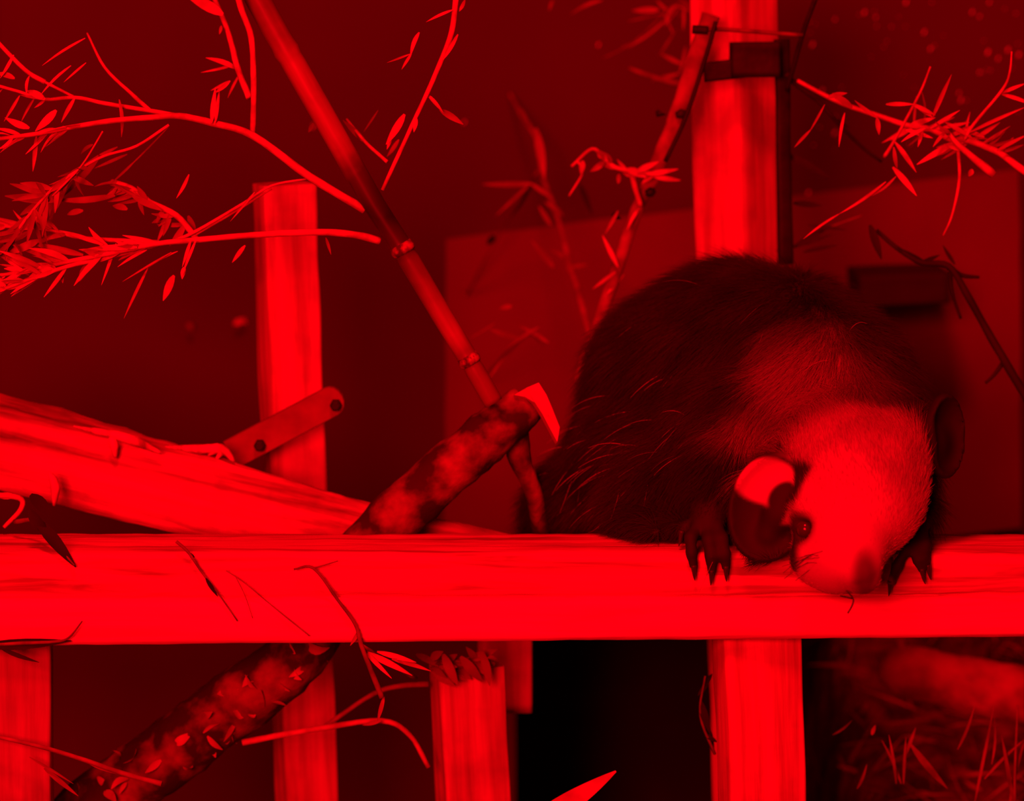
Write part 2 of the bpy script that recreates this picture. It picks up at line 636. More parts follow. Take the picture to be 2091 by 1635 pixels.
for sl_ in ([(335, 912), (395, 916), (450, 918), (440, 940)], [(425, 930), (452, 916), (478, 942)], [(100, 962), (112, 990), (110, 1032)], [(150, 870), (260, 895), (330, 925)], [(225, 880), (232, 905), (236, 935)]):
    mb = MB()
    yy = yl + 0.005 - (0.012 if sl_[0][1] < 920 and sl_[0][0] < 300 else 0.0) - (0.028 if sl_[0][1] > 950 else 0)
    pts_ = smooth_path([P(x, y, yy) for x, y in sl_], 5)
    mb.tube(pts_, [max(0.0006, 0.0032 * math.sin(math.pi * (i + 0.6) / (len(pts_) + 0.6))) for i in range(len(pts_))], 7, 0.3, 200)
    e = mb.build('splinter', M_LOG, None, origin=pts_[0])
    bpy.context.view_layer.update()
    e.parent = o_log
    e.matrix_parent_inverse = o_log.matrix_world.inverted()
tag(o, 'big split weathered log sloping down behind the left of the beam', 'log')

# ------------------------------------------------------------------ drilled slat bolted to the free-standing post
ys = 0.158


def slat():
    a, b = P(470, 930, ys), P(693, 812, ys)
    a.y = b.y = ys
    z = (b - a).normalized()
    Lg = (b - a).length
    x = Vector((0, 1, 0)).cross(z).normalized()
    y = z.cross(x)
    w, t = 62 * S(ys), 0.008
    ring = [(-w / 2, 0), (w / 2, 0), (w / 2, Lg - w * 0.3)]
    for k in range(1, 8):
        an = math.pi * k / 8
        ring.append((w / 2 * math.cos(an), Lg - w * 0.3 + w * 0.42 * math.sin(an)))
    ring.append((-w / 2, Lg - w * 0.3))
    R = Matrix((x, y, z)).transposed()
    root = empty('drilled_slat', a)
    mb = MB()
    m = len(ring)
    b2 = 0.0012
    lay = []
    for yy, sh in ((0, 0.94), (b2, 1), (t - b2, 1), (t, 0.94)):
        lay += [R @ Vector((p * sh, yy, Lg / 2 + (q - Lg / 2) * (0.99 if sh < 1 else 1))) for p, q in ring]
    mb.add([a + v for v in lay], [tuple(range(m))] + [tuple(3 * m + k for k in range(m))[::-1]] +
           [(l * m + k, (l + 1) * m + k, (l + 1) * m + (k + 1) % m, l * m + (k + 1) % m) for l in range(3) for k in range(m)])
    mb.build('slat', M_SLAT, root, smooth=False, origin=a)
    for (px, py) in ((531, 908), (686, 826)):
        c = P(px, py, ys)
        mb = MB()
        mb.tube([c + Vector((0, -0.0075, 0)), c + Vector((0, -0.0068, 0)), c + Vector((0, 0.0, 0)), c + Vector((0, 0.034, 0))],
                [0.0024, 0.0036, 0.0040, 0.0028], 6)
        bo = mb.build('bolt', M_IRON, root, smooth=False, origin=c)
        bo['label'] = 'black iron bolt head'
    tag(root, 'short dark slat with two black bolts slanting across the free-standing post', 'slat')


slat()

# ------------------------------------------------------------------ thick dark branch passing behind the beam
yb = 0.098
root = empty('tree_branch', P(845, 1040, yb))
pts = smooth_path([P(1075, 822, yb + 0.01), P(1010, 880, yb + 0.005), P(900, 975, yb), P(800, 1068, yb), P(690, 1200, yb + 0.004), P(590, 1350, yb), P(430, 1475, yb + 0.002),
                   P(280, 1590, yb + 0.005), P(120, 1730, yb + 0.01), P(-420, 2280, yb + 0.015), P(-1080, 2950, yb + 0.015)], 9)
rr = [np.interp(i, [0, 10, 24, 40, 72], [44, 52, 56, 62, 78]) * S(yb) for i in range(len(pts))]
mb = MB()
mb.tube(pts, rr, 20, 0.16, 45)
mb.build('limb', M_BARK, root)
mb = MB()
mb.tube(smooth_path([P(1050, 868, yb + 0.012), P(1062, 940, yb + 0.02), P(1090, 1010, yb + 0.03), P(1108, 1110, yb + 0.045)], 5),
        [x * S(yb) for x in np.linspace(26, 16, 16)], 12, 0.2, 60)
mb.build('fork', M_BARK, root)
mb = MB()                                     # torn pale flap of wood at the broken top
fl = [P(x, y, yb + dy) for x, y, dy in ((1050, 806, -0.004), (1074, 792, -0.009), (1100, 781, -0.011), (1116, 806, -0.013), (1130, 838, -0.013), (1143, 872, -0.012),
                                        (1138, 902, -0.009), (1126, 880, -0.010), (1108, 846, -0.009), (1092, 822, -0.008), (1072, 810, -0.006))]
nf = len(fl)
mb.add(fl + [v + Vector((-0.001, 0.010, -0.003)) for v in fl],
       [tuple(range(nf))[::-1], tuple(range(nf, 2 * nf))] + [(i, (i + 1) % nf, (i + 1) % nf + nf, i + nf) for i in range(nf)])
fo = mb.build('splinter', M_CUT, root, smooth=False)
fo['label'] = 'pale torn splinter at the broken end'
mb = MB()
for _ in range(70):                           # moss and bark scraps on the lower stretch
    t = random.uniform(0.56, 0.99)
    i = int(t * 72)
    ang = random.uniform(-2.6, 0.4)
    c = pts[i] + Vector((math.cos(ang), -abs(math.sin(ang)) * 0.9, random.uniform(-0.6, 0.9))).normalized() * rr[i] * 0.98
    d = Vector((random.uniform(-1, 1), random.uniform(-0.8, 0.1), random.uniform(-1, 1))).normalized()
    mb.leaf(c, c + d * random.uniform(0.006, 0.017), random.uniform(0.003, 0.007), random.uniform(-0.2, 0.3), random.uniform(-1.5, 1.5))
mb.build('bark_scraps', M_LEAF, root)['kind'] = 'stuff'
tag(root, 'thick dark bark-covered branch slanting down behind the beam to the lower left', 'branch')

# ------------------------------------------------------------------ leafy twigs


def px_path(pl, y0, y1, n=5):
    k = len(pl) - 1
    return smooth_path([P(x, y, y0 + (y1 - y0) * i / k) for i, (x, y) in enumerate(pl)], n)


def stem_mb(mb, pl, y0, y1, r0, r1, n=5, seg=8, rough=0.12):
    pts = px_path(pl, y0, y1, n)
    s = S((y0 + y1) / 2)
    mb.tube(pts, [(r0 + (r1 - r0) * i / (len(pts) - 1)) * s for i in range(len(pts))], seg, rough, 120)
    return pts


def leaves_mb(mb, lst, y, spread=0.004):
    s = S(y)
    for (x0, y0, x1, y1, w) in lst:
        a = P(x0, y0, y + random.uniform(-spread, spread))
        b = P(x1, y1, y + random.uniform(-3, 3) * spread)
        mb.leaf(a, b, w * s * 1.15, random.uniform(-0.07, 0.07), random.uniform(-0.5, 0.5))


def fill_leaves(mb, pts, n, lpx, wpx, direction, jitter=0.7, lo=0.0, hi=1.0, y=0.1):
    s = S(y)
    for _ in range(n):
        t = random.uniform(lo, hi)
        p = pts[int(t * (len(pts) - 1))]
        d = Vector((direction[0], 0, -direction[1])).normalized() + Vector((random.gauss(0, jitter), random.gauss(0, 0.5), random.gauss(0, jitter)))
        d.normalize()
        L = random.uniform(*lpx) * s
        mb.leaf(p, p + d * L, random.uniform(*wpx) * s, random.uniform(-0.12, 0.12), random.uniform(-1.0, 1.0))


# the slanting bamboo stalk with its side branches
yk = 0.085
stalk = empty('bamboo_stalk', P(1005, 825, yk))
cul = [(505, -40), (560, 60), (660, 235), (765, 420), (822, 508), (900, 640), (958, 735), (1008, 822)]
cp = [P(x, y, yk) for x, y in cul]
for v in cp:
    v.y = yk
z = (cp[-1] - cp[0]).normalized()
xv = Vector((0, 1, 0)).cross(z).normalized()
yv = z.cross(xv)


def culm():
    seg = 20
    dense = []
    for i in range(len(cp) - 1):
        for k in range(12):
            dense.append(cp[i].lerp(cp[i + 1], k / 12))
    dense.append(cp[-1])
    Lg = (cp[-1] - cp[0]).length
    nodes = [0.16, ((cp[4] - cp[0]).length) / Lg, ((cp[6] - cp[0]).length) / Lg]
    vs, fs = [], []
    for p in dense:
        t = (p - cp[0]).length / Lg
        r = (26 + (20 - 26) * t) * S(yk)
        for nd in nodes:
            r *= 1 + 0.16 * math.exp(-((t - nd) * Lg / 0.0018) ** 2) - 0.10 * math.exp(-((t - nd - 0.010) * Lg / 0.0022) ** 2)
        for k in range(seg):
            a = 2 * math.pi * k / seg
            q = p + (xv * math.cos(a) + yv * math.sin(a)) * r - cp[0]
            vs.append((q.dot(xv), q.dot(yv), q.dot(z)))
    n = len(dense)
    for i in range(n - 1):
        for k in range(seg):
            k2 = (k + 1) % seg
            fs.append((i * seg + k, i * seg + k2, (i + 1) * seg + k2, (i + 1) * seg + k))
    fs += [tuple(range(seg))[::-1], tuple((n - 1) * seg + k for k in range(seg))]
    me = bpy.data.meshes.new('culm')
    me.from_pydata(vs, [], fs)
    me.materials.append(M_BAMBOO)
    me.polygons.foreach_set('use_smooth', [True] * len(me.polygons))
    o = bpy.data.objects.new('culm', me)
    COL.objects.link(o)
    o.parent = stalk
    o.rotation_euler = Matrix((xv, yv, z)).transposed().to_euler()
    o.location = cp[0] - stalk.location
    for i, (px, py) in enumerate(((822, 508), (958, 735))):
        c = P(px, py, yk)
        c.y = yk
        rn = (23 - 2 * i) * S(yk)
        mb = MB()
        mb.tube([c - z * 0.0035, c - z * 0.0015, c, c + z * 0.002, c + z * 0.003], [rn, rn * 1.06, rn * 1.14, rn * 1.08, rn], 18)
        mb.build('node', M_NODE, stalk, origin=c)


culm()


def side_branch(stems, leaves, y, fills=(), parent=stalk, mat=M_TWIG, lmat=M_LEAF, name='branch'):
    """One branch mesh with its leaves as its own child."""
    mb, lb = MB(), MB()
    paths = []
    for (pl, y0, y1, r0, r1) in stems:
        paths.append(stem_mb(mb, pl, y0, y1, r0, r1))
    br = mb.build(name, mat, parent, origin=paths[0][0])
    leaves_mb(lb, leaves, y)
    for (idx, n, lpx, wpx, dr, lo, hi) in fills:
        fill_leaves(lb, paths[idx], n, lpx, wpx, dr, 0.55, lo, hi, y)
    if lb.v:
        lb.build('leaves', lmat, br, origin=paths[0][0])
    return br


side_branch([([(744, 428), (631, 360), (516, 277), (432, 251), (367, 237), (306, 240), (226, 247), (145, 260), (77, 273), (-60, 290)], yk, 0.03, 9, 4),
             ([(367, 237), (306, 226), (218, 212), (153, 199), (92, 203), (38, 187), (-40, 165)], 0.06, 0.09, 5, 3),
             ([(306, 226), (268, 191), (214, 138), (178, 68)], 0.068, 0.12, 5, 2),
             ([(92, 168), (50, 142), (-20, 70)], 0.09, 0.09, 5, 4),
             ([(153, 199), (92, 168)], 0.08, 0.09, 3, 3)],
            [(174, 78, 86, 134, 6), (176, 128, 130, 168, 5), (145, 134, 82, 195, 6), (74, 278, 67, 350, 9), (115, 225, 72, 268, 16), (60, 262, 10, 240, 14),
             (244, 203, 248, 280, 9), (153, 199, 125, 250, 8), (140, 262, 92, 300, 14), (130, 258, 85, 305, 9), (100, 268, 52, 315, 7), (28, 112, 0, 160, 7),
             (60, 155, 55, 195, 7), (92, 203, 55, 185, 14), (40, 195, 8, 248, 6), (60, 275, 0, 312, 8), (45, 278, -10, 262, 10), (30, 160, -10, 150, 12), (432, 251, 440, 178, 10),
             (440, 250, 448, 185, 8), (470, 165, 438, 190, 8)], 0.06,
            [(0, 14, (30, 70), (6, 12), (-1, 0.5), 0.72, 1.0), (1, 8, (30, 60), (6, 11), (-1, 0.3), 0.5, 1.0)])
side_branch([([(775, 492), (727, 480), (650, 474), (516, 480), (402, 490), (325, 497), (230, 516), (115, 539), (-60, 575)], yk, 0.05, 8, 4),
             ([(325, 495), (172, 486), (88, 467), (-40, 460)], 0.07, 0.09, 5, 3),
             ([(325, 499), (200, 530), (115, 551), (-60, 615)], 0.07, 0.04, 5, 4),
             ([(627, 365), (555, 379), (497, 415), (402, 471), (350, 494)], 0.08, 0.07, 2, 4),
             ([(555, 385), (480, 432), (400, 478)], 0.085, 0.075, 2, 3)],
            [(363, 513, 302, 547, 5), (302, 547, 253, 650, 6), (237, 497, 207, 582, 6), (390, 490, 372, 545, 7), (356, 562, 333, 614, 17), (501, 501, 474, 536, 10),
             (386, 356, 360, 405, 7), (350, 515, 250, 575, 5), (400, 490, 372, 560, 6), (376, 545, 372, 570, 10), (520, 392, 470, 452, 5), (170, 520, 60, 495, 14), (125, 540, 20, 500, 16),
             (120, 550, 30, 575, 12), (60, 560, 0, 520, 18), (80, 490, 10, 520, 16), (50, 540, -10, 470, 14), (125, 555, 128, 578, 7), (665, 485, 676, 520, 6),
             (280, 505, 170, 510, 12), (330, 498, 250, 480, 10), (210, 500, 120, 470, 9), (300, 510, 240, 545, 6)], 0.06,
            [(0, 34, (40, 100), (8, 17), (-1, 0.1), 0.66, 1.0), (1, 18, (40, 90), (7, 15), (-1, -0.1), 0.4, 1.0), (2, 20, (40, 90), (8, 16), (-1, 0.2), 0.45, 1.0)])
side_branch([([(516, 274), (518, 172), (513, 77), (494, 23), (478, -40)], 0.075, 0.06, 6, 7),
             ([(509, 199), (486, 142), (472, 88), (460, 50), (430, -20)], 0.09, 0.15, 7, 5)],
            [(486, 142, 420, 118, 12), (480, 132, 410, 148, 5), (470, 165, 430, 185, 6), (452, 52, 448, 70, 6), (455, 30, 380, -10, 22), (490, 150, 465, 200, 5)], 0.12)
side_branch([([(345, 255), (279, 298), (214, 318), (165, 344), (107, 386), (50, 451), (20, 500)], 0.058, 0.05, 3, 3),
             ([(210, 268), (165, 340), (107, 400)], 0.055, 0.05, 2, 2),
             ([(228, 372), (268, 385), (300, 410), (360, 440), (402, 488)], 0.10, 0.075, 7, 6)],
            [(275, 329, 226, 375, 5), (345, 258, 226, 375, 3), (240, 300, 160, 345, 8), (200, 325, 130, 400, 12), (165, 344, 90, 430, 14), (140, 360, 100, 450, 14), (120, 380, 60, 460, 16),
             (107, 386, 105, 460, 12), (85, 410, 40, 440, 12), (60, 440, 20, 470, 10), (190, 295, 165, 315, 8), (260, 315, 190, 345, 7), (170, 430, 137, 438, 12), (260, 428, 230, 420, 14),
             (360, 440, 310, 455, 13), (300, 410, 280, 380, 12), (384, 440, 400, 480, 12), (235, 400, 110, 408, 16), (130, 405, 10, 400, 20), (100, 400, 20, 375, 14), (270, 400, 330, 430, 16)], 0.085,
            [(0, 16, (40, 80), (8, 16), (-0.7, 0.8), 0.35, 1.0), (2, 22, (30, 70), (10, 16), (-1, 0.4), 0.0, 0.9), (0, 22, (40, 90), (8, 15), (-0.8, 0.5), 0.45, 1.0)], lmat=M_LEAFD)
side_branch([([(790, 330), (747, 291), (708, 244)], yk, 0.13, 4, 3)], [(747, 291, 700, 245, 12), (772, 225, 742, 270, 4), (815, 285, 790, 320, 10), (640, 250, 630, 270, 9)], 0.12, lmat=M_LEAFD)
tag(stalk, 'long slanting bamboo stalk with dry leafy side branches reaching left', 'bamboo')


def sprig(name, label, cat, stems, leaves, y, fills=(), mat=M_TWIG, lmat=M_LEAF):
    """A twig of its own: stem plus leaves."""
    x0, y0 = stems[0][0][0]
    root = empty(name, P(x0, y0, stems[0][1]))
    mb, lb = MB(), MB()
    paths = [stem_mb(mb, *s) for s in stems]
    mb.build('stem', mat, root, origin=paths[0][0])
    leaves_mb(lb, leaves, y)
    for (idx, n, lpx, wpx, dr, lo, hi) in fills:
        fill_leaves(lb, paths[idx], n, lpx, wpx, dr, 0.55, lo, hi, y)
    if lb.v:
        lb.build('leaves', lmat, root, origin=paths[0][0])
    return tag(root, label, cat)


sprig('hanging_twig', 'bright thin twig hanging from above, right of the bamboo stalk', 'twig',
      [([(940, -60), (931, 0), (923, 64), (901, 124), (871, 193), (841, 257), (781, 388)], 0.06, 0.06, 7, 4)],
      [(873, 193, 905, 230, 9), (898, 224, 946, 254, 13), (826, 233, 788, 295, 15), (800, 270, 790, 305, 9), (856, 66, 838, 115, 9), (840, 110, 820, 142, 6), (935, 70, 905, 122, 8),
       (850, 240, 845, 270, 9), (925, 20, 870, 45, 6), (950, 0, 935, 25, 8), (838, 110, 790, 128, 4)], 0.06)
sprig('drooping_twig', 'dim twig drooping in front of the plywood panel', 'twig',
      [([(1040, 190), (1060, 227), (1098, 290), (1108, 360), (1137, 441), (1162, 531), (1179, 591), (1200, 668), (1215, 730)], YW - 0.004, 0.36, 4, 7)],
      [(1094, 262, 1112, 365, 18), (1060, 220, 1082, 262, 12), (1081, 377, 1012, 441, 7), (1150, 440, 1112, 412, 10), (1162, 531, 1125, 510, 9), (1130, 545, 1085, 490, 12),
       (1168, 545, 1200, 540, 8), (1120, 400, 1080, 372, 10), (1085, 375, 985, 376, 10), (1125, 460, 1100, 420, 9), (1170, 560, 1150, 520, 14)], 0.4, mat=M_STICK, lmat=M_LEAFD)
sprig('withered_twig', 'thin blackened twig leaning across the left of the plywood panel', 'twig',
      [([(1098, 350), (1060, 410), (1000, 514), (952, 603)], 0.50, YW - 0.012, 3, 2)],
      [(1086, 378, 1042, 446, 8), (1010, 480, 995, 500, 14), (1184, 377, 1210, 440, 12)], 0.44, mat=M_TWIGD, lmat=M_LEAFK)
sprig('curled_twig', 'curled leafy twig reaching left from the leaning stick', 'twig',
      [([(1338, 356), (1299, 351), (1257, 342), (1235, 325), (1209, 304), (1167, 340)], 0.225, 0.22, 6, 3),
       ([(1291, 358), (1297, 385), (1308, 420)], 0.223, 0.225, 6, 5),
       ([(1180, 330), (1190, 352), (1162, 400)], 0.22, 0.22, 3, 2)],
      [(1190, 328, 1186, 356, 12), (1222, 310, 1242, 330, 14), (1235, 330, 1205, 350, 12), (1257, 345, 1225, 330, 10), (1300, 350, 1345, 330, 12), (1320, 355, 1385, 345, 10),
       (1334, 360, 1390, 368, 10), (1265, 355, 1262, 375, 10), (1340, 350, 1310, 375, 12), (1280, 348, 1260, 325, 8), (1262, 430, 1235, 478, 8), (1250, 330, 1215, 308, 14), (1300, 360, 1270, 350, 16),
       (1280, 345, 1320, 362, 16)], 0.22)
# leaning stick beside the tall post
root = empty('leaning_stick', P(1222, 660, 0.24))
mb = MB()
pts = px_path([(1452, 30), (1418, 130), (1385, 230), (1340, 345), (1300, 430), (1258, 555), (1222, 660), (1180, 780)], 0.235, 0.245, 8)
mb.tube(pts, [np.interp(i, [0, 24, 30, 56], [19, 17, 14, 12]) * S(0.24) for i in range(len(pts))], 12, 0.12, 60)
mb.build('shaft', M_STICK, root)
mb = MB()
for x, y, dx in ((1352, 230, -16), (1392, 232, 14), (1330, 392, 14), (1262, 440, -10)):
    c = P(x, y, 0.23)
    mb.tube([c + Vector((-0.004, 0, -0.001)), c, c + Vector((dx * S(.23) * 0.6, 0, 0.001))], [0.002, 0.0035, 0.0015], 8)
mb.build('dark_knots', M_IRON, root)['kind'] = 'stuff'
mb = MB()
leaves_mb(mb, [(1258, 555, 1210, 590, 7), (1262, 545, 1230, 480, 9), (1310, 420, 1280, 470, 7), (1240, 600, 1275, 560, 6)], 0.235)
mb.build('leaves', M_LEAF, root)
tag(root, 'grey leaning stick just left of the tall post', 'stick')

# iron hanger clamped round the tall post
yh = 0.205
root = empty('iron_hanger', P(1530, 70, yh))
mb = MB()
mb.tube(px_path([(1418, 62), (1470, 60), (1560, 66), (1640, 72)], yh, yh), [4.2 * S(yh)] * 16, 10)
ob = mb.build('crossbar', M_RUST, root)
ob['label'] = 'rusty crossbar'
mb = MB()
mb.tube(px_path([(1462, 44), (1440, 120), (1400, 240), (1358, 330)], yh - 0.004, yh), [4.5 * S(yh)] * 16, 8)
mb.build('rod', M_IRON, root)
mb = MB()
mb.tube(px_path([(1668, -10), (1642, 60), (1622, 130), (1606, 185)], yh - 0.004, yh + 0.02), [5 * S(yh)] * 16, 8)
mb.build('rod', M_IRON, root)
mb = MB()
mb.tube(px_path([(1414, 60), (1446, 62)], yh, yh), [9 * S(yh)] * 7, 10)
mb.build('bar_end', M_IRON, root)
a, b = P(1545, 86, yh + 0.012), P(1545, 158, yh + 0.012)
a.y = b.y = yh + 0.012
o = timber('clamp_block', b, a, 104 * S(yh), 0.014, M_IRON, root, seed=3)
a, b = P(1597, 80, yh + 0.03), P(1606, 540, yh + 0.03)
a.y = b.y = yh + 0.03
o = timber('dark_strip', b, a, 32 * S(yh), 0.006, M_IRON, root, twist=0.2, seed=4)  # added dark strip for the dark right edge of the post
a, b = P(1512, 120, yh + 0.012), P(1516, 160, yh + 0.012)
a.y = b.y = yh + 0.016
o = timber('band', b, a, 150 * S(yh), 0.008, M_IRON, root, seed=5)
tag(root, 'black iron hanger with a rusty crossbar across the top of the tall post', 'hanger')

# twigs in the upper right corner
sprig('leafy_spray', 'bright dry leafy spray in the upper right corner', 'twig',
      [([(2150, 385), (2091, 349), (2040, 312), (1981, 288), (1952, 290), (1900, 264), (1856, 257), (1790, 235), (1732, 216), (1691, 198), (1629, 165)], 0.12, 0.22, 8, 4),
       ([(2029, 356), (1985, 320), (1952, 290), (1930, 262)], 0.13, 0.13, 9, 4),
       ([(1970, 285), (1989, 253), (2047, 183), (2062, 147), (2066, 105)], 0.13, 0.12, 4, 2),
       ([(1806, 320), (1827, 286), (1878, 191), (1900, 136)], 0.16, 0.14, 4, 2),
       ([(1956, 300), (1959, 367), (1944, 440), (1926, 481)], 0.14, 0.14, 4, 2)],
      [(1952, 290, 1872, 336, 13), (1904, 240, 1943, 152, 9), (1809, 213, 1868, 213, 9), (1864, 213, 1910, 235, 9), (1884, 262, 1874, 300, 8), (1920, 262, 1980, 250, 9), (1990, 285, 2042, 250, 9),
       (2035, 308, 2098, 275, 8), (1980, 270, 2095, 218, 7), (1900, 262, 1960, 225, 8), (2045, 190, 2095, 170, 7), (2045, 192, 2110, 215, 8), (1856, 257, 1910, 240, 12), (1850, 265, 1905, 282, 9),
       (1930, 270, 1905, 300, 8), (1827, 290, 1871, 352, 12), (1823, 341, 1872, 400, 12), (1825, 300, 1832, 345, 8), (1684, 213, 1651, 272, 5), (1655, 265, 1622, 301, 6), (1725, 230, 1713, 300, 6),
       (1790, 240, 1795, 275, 11), (1740, 220, 1700, 190, 13), (1690, 200, 1730, 190, 12), (1809, 371, 1713, 437, 6), (1713, 437, 1640, 488, 5), (1830, 360, 1780, 400, 6), (1890, 262, 1840, 290, 9),
       (1985, 258, 1930, 285, 9), (2010, 280, 1960, 262, 9), (1930, 250, 1990, 285, 10), (1870, 215, 1905, 240, 9), (1790, 240, 1745, 205, 10), (1985, 345, 1978, 360, 12)], 0.13,
      [(0, 16, (40, 80), (6, 11), (0.8, -0.5), 0.2, 0.62), (0, 10, (40, 80), (6, 10), (-0.8, 0.6), 0.2, 0.62), (1, 5, (40, 60), (7, 10), (-1, -0.3), 0.3, 1)])
sprig('brown_twig', 'blackish bare twig curving down at the right edge above the animal', 'twig',
      [([(1790, 470), (1831, 506), (1882, 536), (1937, 543), (1974, 600), (2030, 700), (2110, 835)], 0.20, 0.16, 4, 9),
       ([(1937, 545), (1965, 562), (2000, 566)], 0.185, 0.18, 6, 3),
       ([(1940, 555), (1945, 600), (1962, 650)], 0.185, 0.19, 5, 3),
       ([(2052, 735), (2030, 765), (2012, 782)], 0.17, 0.17, 5, 3)],
      [(1776, 459, 1800, 530, 17), (1831, 506, 1905, 545, 9), (1882, 536, 1920, 520, 9), (1950, 540, 1925, 500, 8)], 0.19, mat=M_LEAFK, lmat=M_LEAFK)
sprig('withered_spray', 'withered dark twig trailing right from the iron hanger', 'twig',
      [([(1606, 150), (1622, 169), (1673, 209), (1713, 253), (1760, 300), (1800, 330)], 0.225, 0.24, 6, 3)],
      [(1700, 240, 1735, 262, 8), (1650, 190, 1690, 205, 8)], 0.23, mat=M_LEAFK, lmat=M_LEAFK)
sprig('withered_leaf', 'dark withered leaf beside the tall post, level with the panel top', 'leaf',
      [([(1590, 318), (1612, 317), (1650, 335), (1690, 364)], 0.262, 0.25, 2, 1.5)], [(1610, 317, 1694, 364, 19)], 0.25, mat=M_LEAFK, lmat=M_LEAFK)
sprig('withered_leaf', 'tuft of dark withered leaves beside the tall post just above the animal', 'leaf',
      [([(1585, 512), (1615, 505), (1680, 470), (1760, 440)], 0.27, 0.26, 3, 2)],
      [(1622, 505, 1690, 465, 15), (1640, 500, 1700, 478, 8), (1640, 515, 1710, 500, 9), (1620, 415, 1680, 420, 14), (1650, 460, 1730, 470, 8)], 0.25, mat=M_TWIGD, lmat=M_LEAFK)
sprig('faint_twig', 'faint tangled twig against the wall left of the tall post top', 'twig',
      [([(1420, 20), (1380, 10), (1340, 45), (1290, 90), (1230, 120)], 0.40, 0.45, 4, 2), ([(1400, 175), (1340, 160), (1285, 140)], 0.4, 0.42, 6, 4)],
      [(1360, 40, 1280, 98, 5), (1380, 60, 1345, 115, 5), (1400, 95, 1385, 155, 7), (1345, 20, 1290, 22, 12), (1370, 30, 1340, 0, 8), (1230, 0, 1165, 30, 7), (1385, 150, 1330, 165, 8), (1390, 130, 1350, 110, 8),
       (1130, 0, 1122, 22, 6)], 0.42, [(0, 10, (40, 80), (5, 9), (-1, 0.8), 0, 1)], mat=M_TWIGD, lmat=M_LEAFD)
sprig('low_twig', 'dim twig lying low on the panel left of the animal', 'twig',
      [([(1110, 700), (1080, 680), (1040, 715), (1000, 760), (975, 790)], 0.40, YW - 0.012, 4, 2)],
      [(1100, 668, 1030, 715, 7), (1060, 690, 1000, 672, 12), (1010, 660, 960, 690, 4), (1120, 700, 1060, 665, 8), (1000, 770, 1040, 720, 5), (1045, 625, 1020, 630, 10), (940, 590, 955, 605, 10)], 0.32,
      mat=M_TWIGD, lmat=M_LEAFD)

# dark ledge fixed on the wall at the right
a, b = P(1755, 596, 0.50), P(1940, 588, 0.50)
a.y = b.y = 0.50
o = timber('wooden_ledge', a, b, 0.024, 0.08, M_DARK, seed=8)
tag(o, 'dark stub of board on the back wall right of the animal', 'board')

# ------------------------------------------------------------------ twigs hanging over the beam
sprig('draped_twig', 'thin twig hanging over the beam and down beside the free-standing post', 'twig',
      [([(600, 1162), (640, 1160), (690, 1225), (726, 1275), (738, 1318), (762, 1380), (780, 1424)], -0.004, -0.005, 2.2, 6),
       ([(738, 1318), (790, 1350), (850, 1385)], -0.004, 0.05, 5, 5), ([(640, 1160), (690, 1145)], -0.004, -0.004, 2, 1)],
      [(784, 1421, 771, 1472, 9), (745, 1330, 842, 1379, 13), (770, 1330, 850, 1352, 11), (800, 1345, 880, 1370, 10), (742, 1325, 800, 1385, 9), (735, 1285, 715, 1318, 8)], 0.0, mat=M_TWIGD)
sprig('fallen_twig', 'thin dark twig lying across the beam front, left of the draped one', 'twig',
      [([(360, 1105), (385, 1128), (415, 1172), (445, 1210), (485, 1268)], -0.0022, -0.003, 3.5, 1.5)], [(385, 1128, 402, 1150, 8), (420, 1180, 445, 1218, 8)], -0.0045, mat=M_TWIGD, lmat=M_LEAFK)
sprig('hairlike_twig', 'faint hair-thin twig on the beam between the two darker twigs', 'twig',
      [([(462, 1165), (500, 1190), (560, 1240), (632, 1298)], -0.003, -0.003, 1.2, 1.5), ([(480, 1175), (500, 1215), (516, 1262)], -0.003, -0.003, 1.0, 0.8)],
      [], -0.002, mat=M_STICK)
sprig('shadow_leaf', 'black leaf shape put in for a leaf shadow on the beam at the far left', 'leaf',  # black leaves stand in for a leaf's shadow on the beam
      [([(30, 1065), (75, 1062), (100, 1095), (152, 1154)], 0.05, -0.004, 5, 2)], [(74, 1060, 155, 1158, 26), (60, 1040, 100, 1090, 24), (62, 1010, 105, 1050, 26)], 0.01, mat=M_TWIGD, lmat=M_LEAFK)
sprig('bent_twig', 'small bright bent twig in the gap under the log at the left edge', 'twig',
      [([(8, 1076), (42, 1040), (38, 1016), (-30, 1010)], 0.06, 0.06, 4, 7)], [(30, 1012, -10, 1012, 14)], 0.06)
sprig('notch_strip', 'dark strip put in for an undercut notch in the beam at its left end', 'bark',  # dark strip added in place of a chipped notch in the beam
      [([(-40, 1316), (40, 1313), (110, 1310), (140, 1302), (168, 1268)], -0.006, -0.006, 5, 1.5)],
      [(-40, 1318, 145, 1308, 22), (0, 1322, 80, 1352, 9)], -0.006, mat=M_TWIGD, lmat=M_LEAFK)

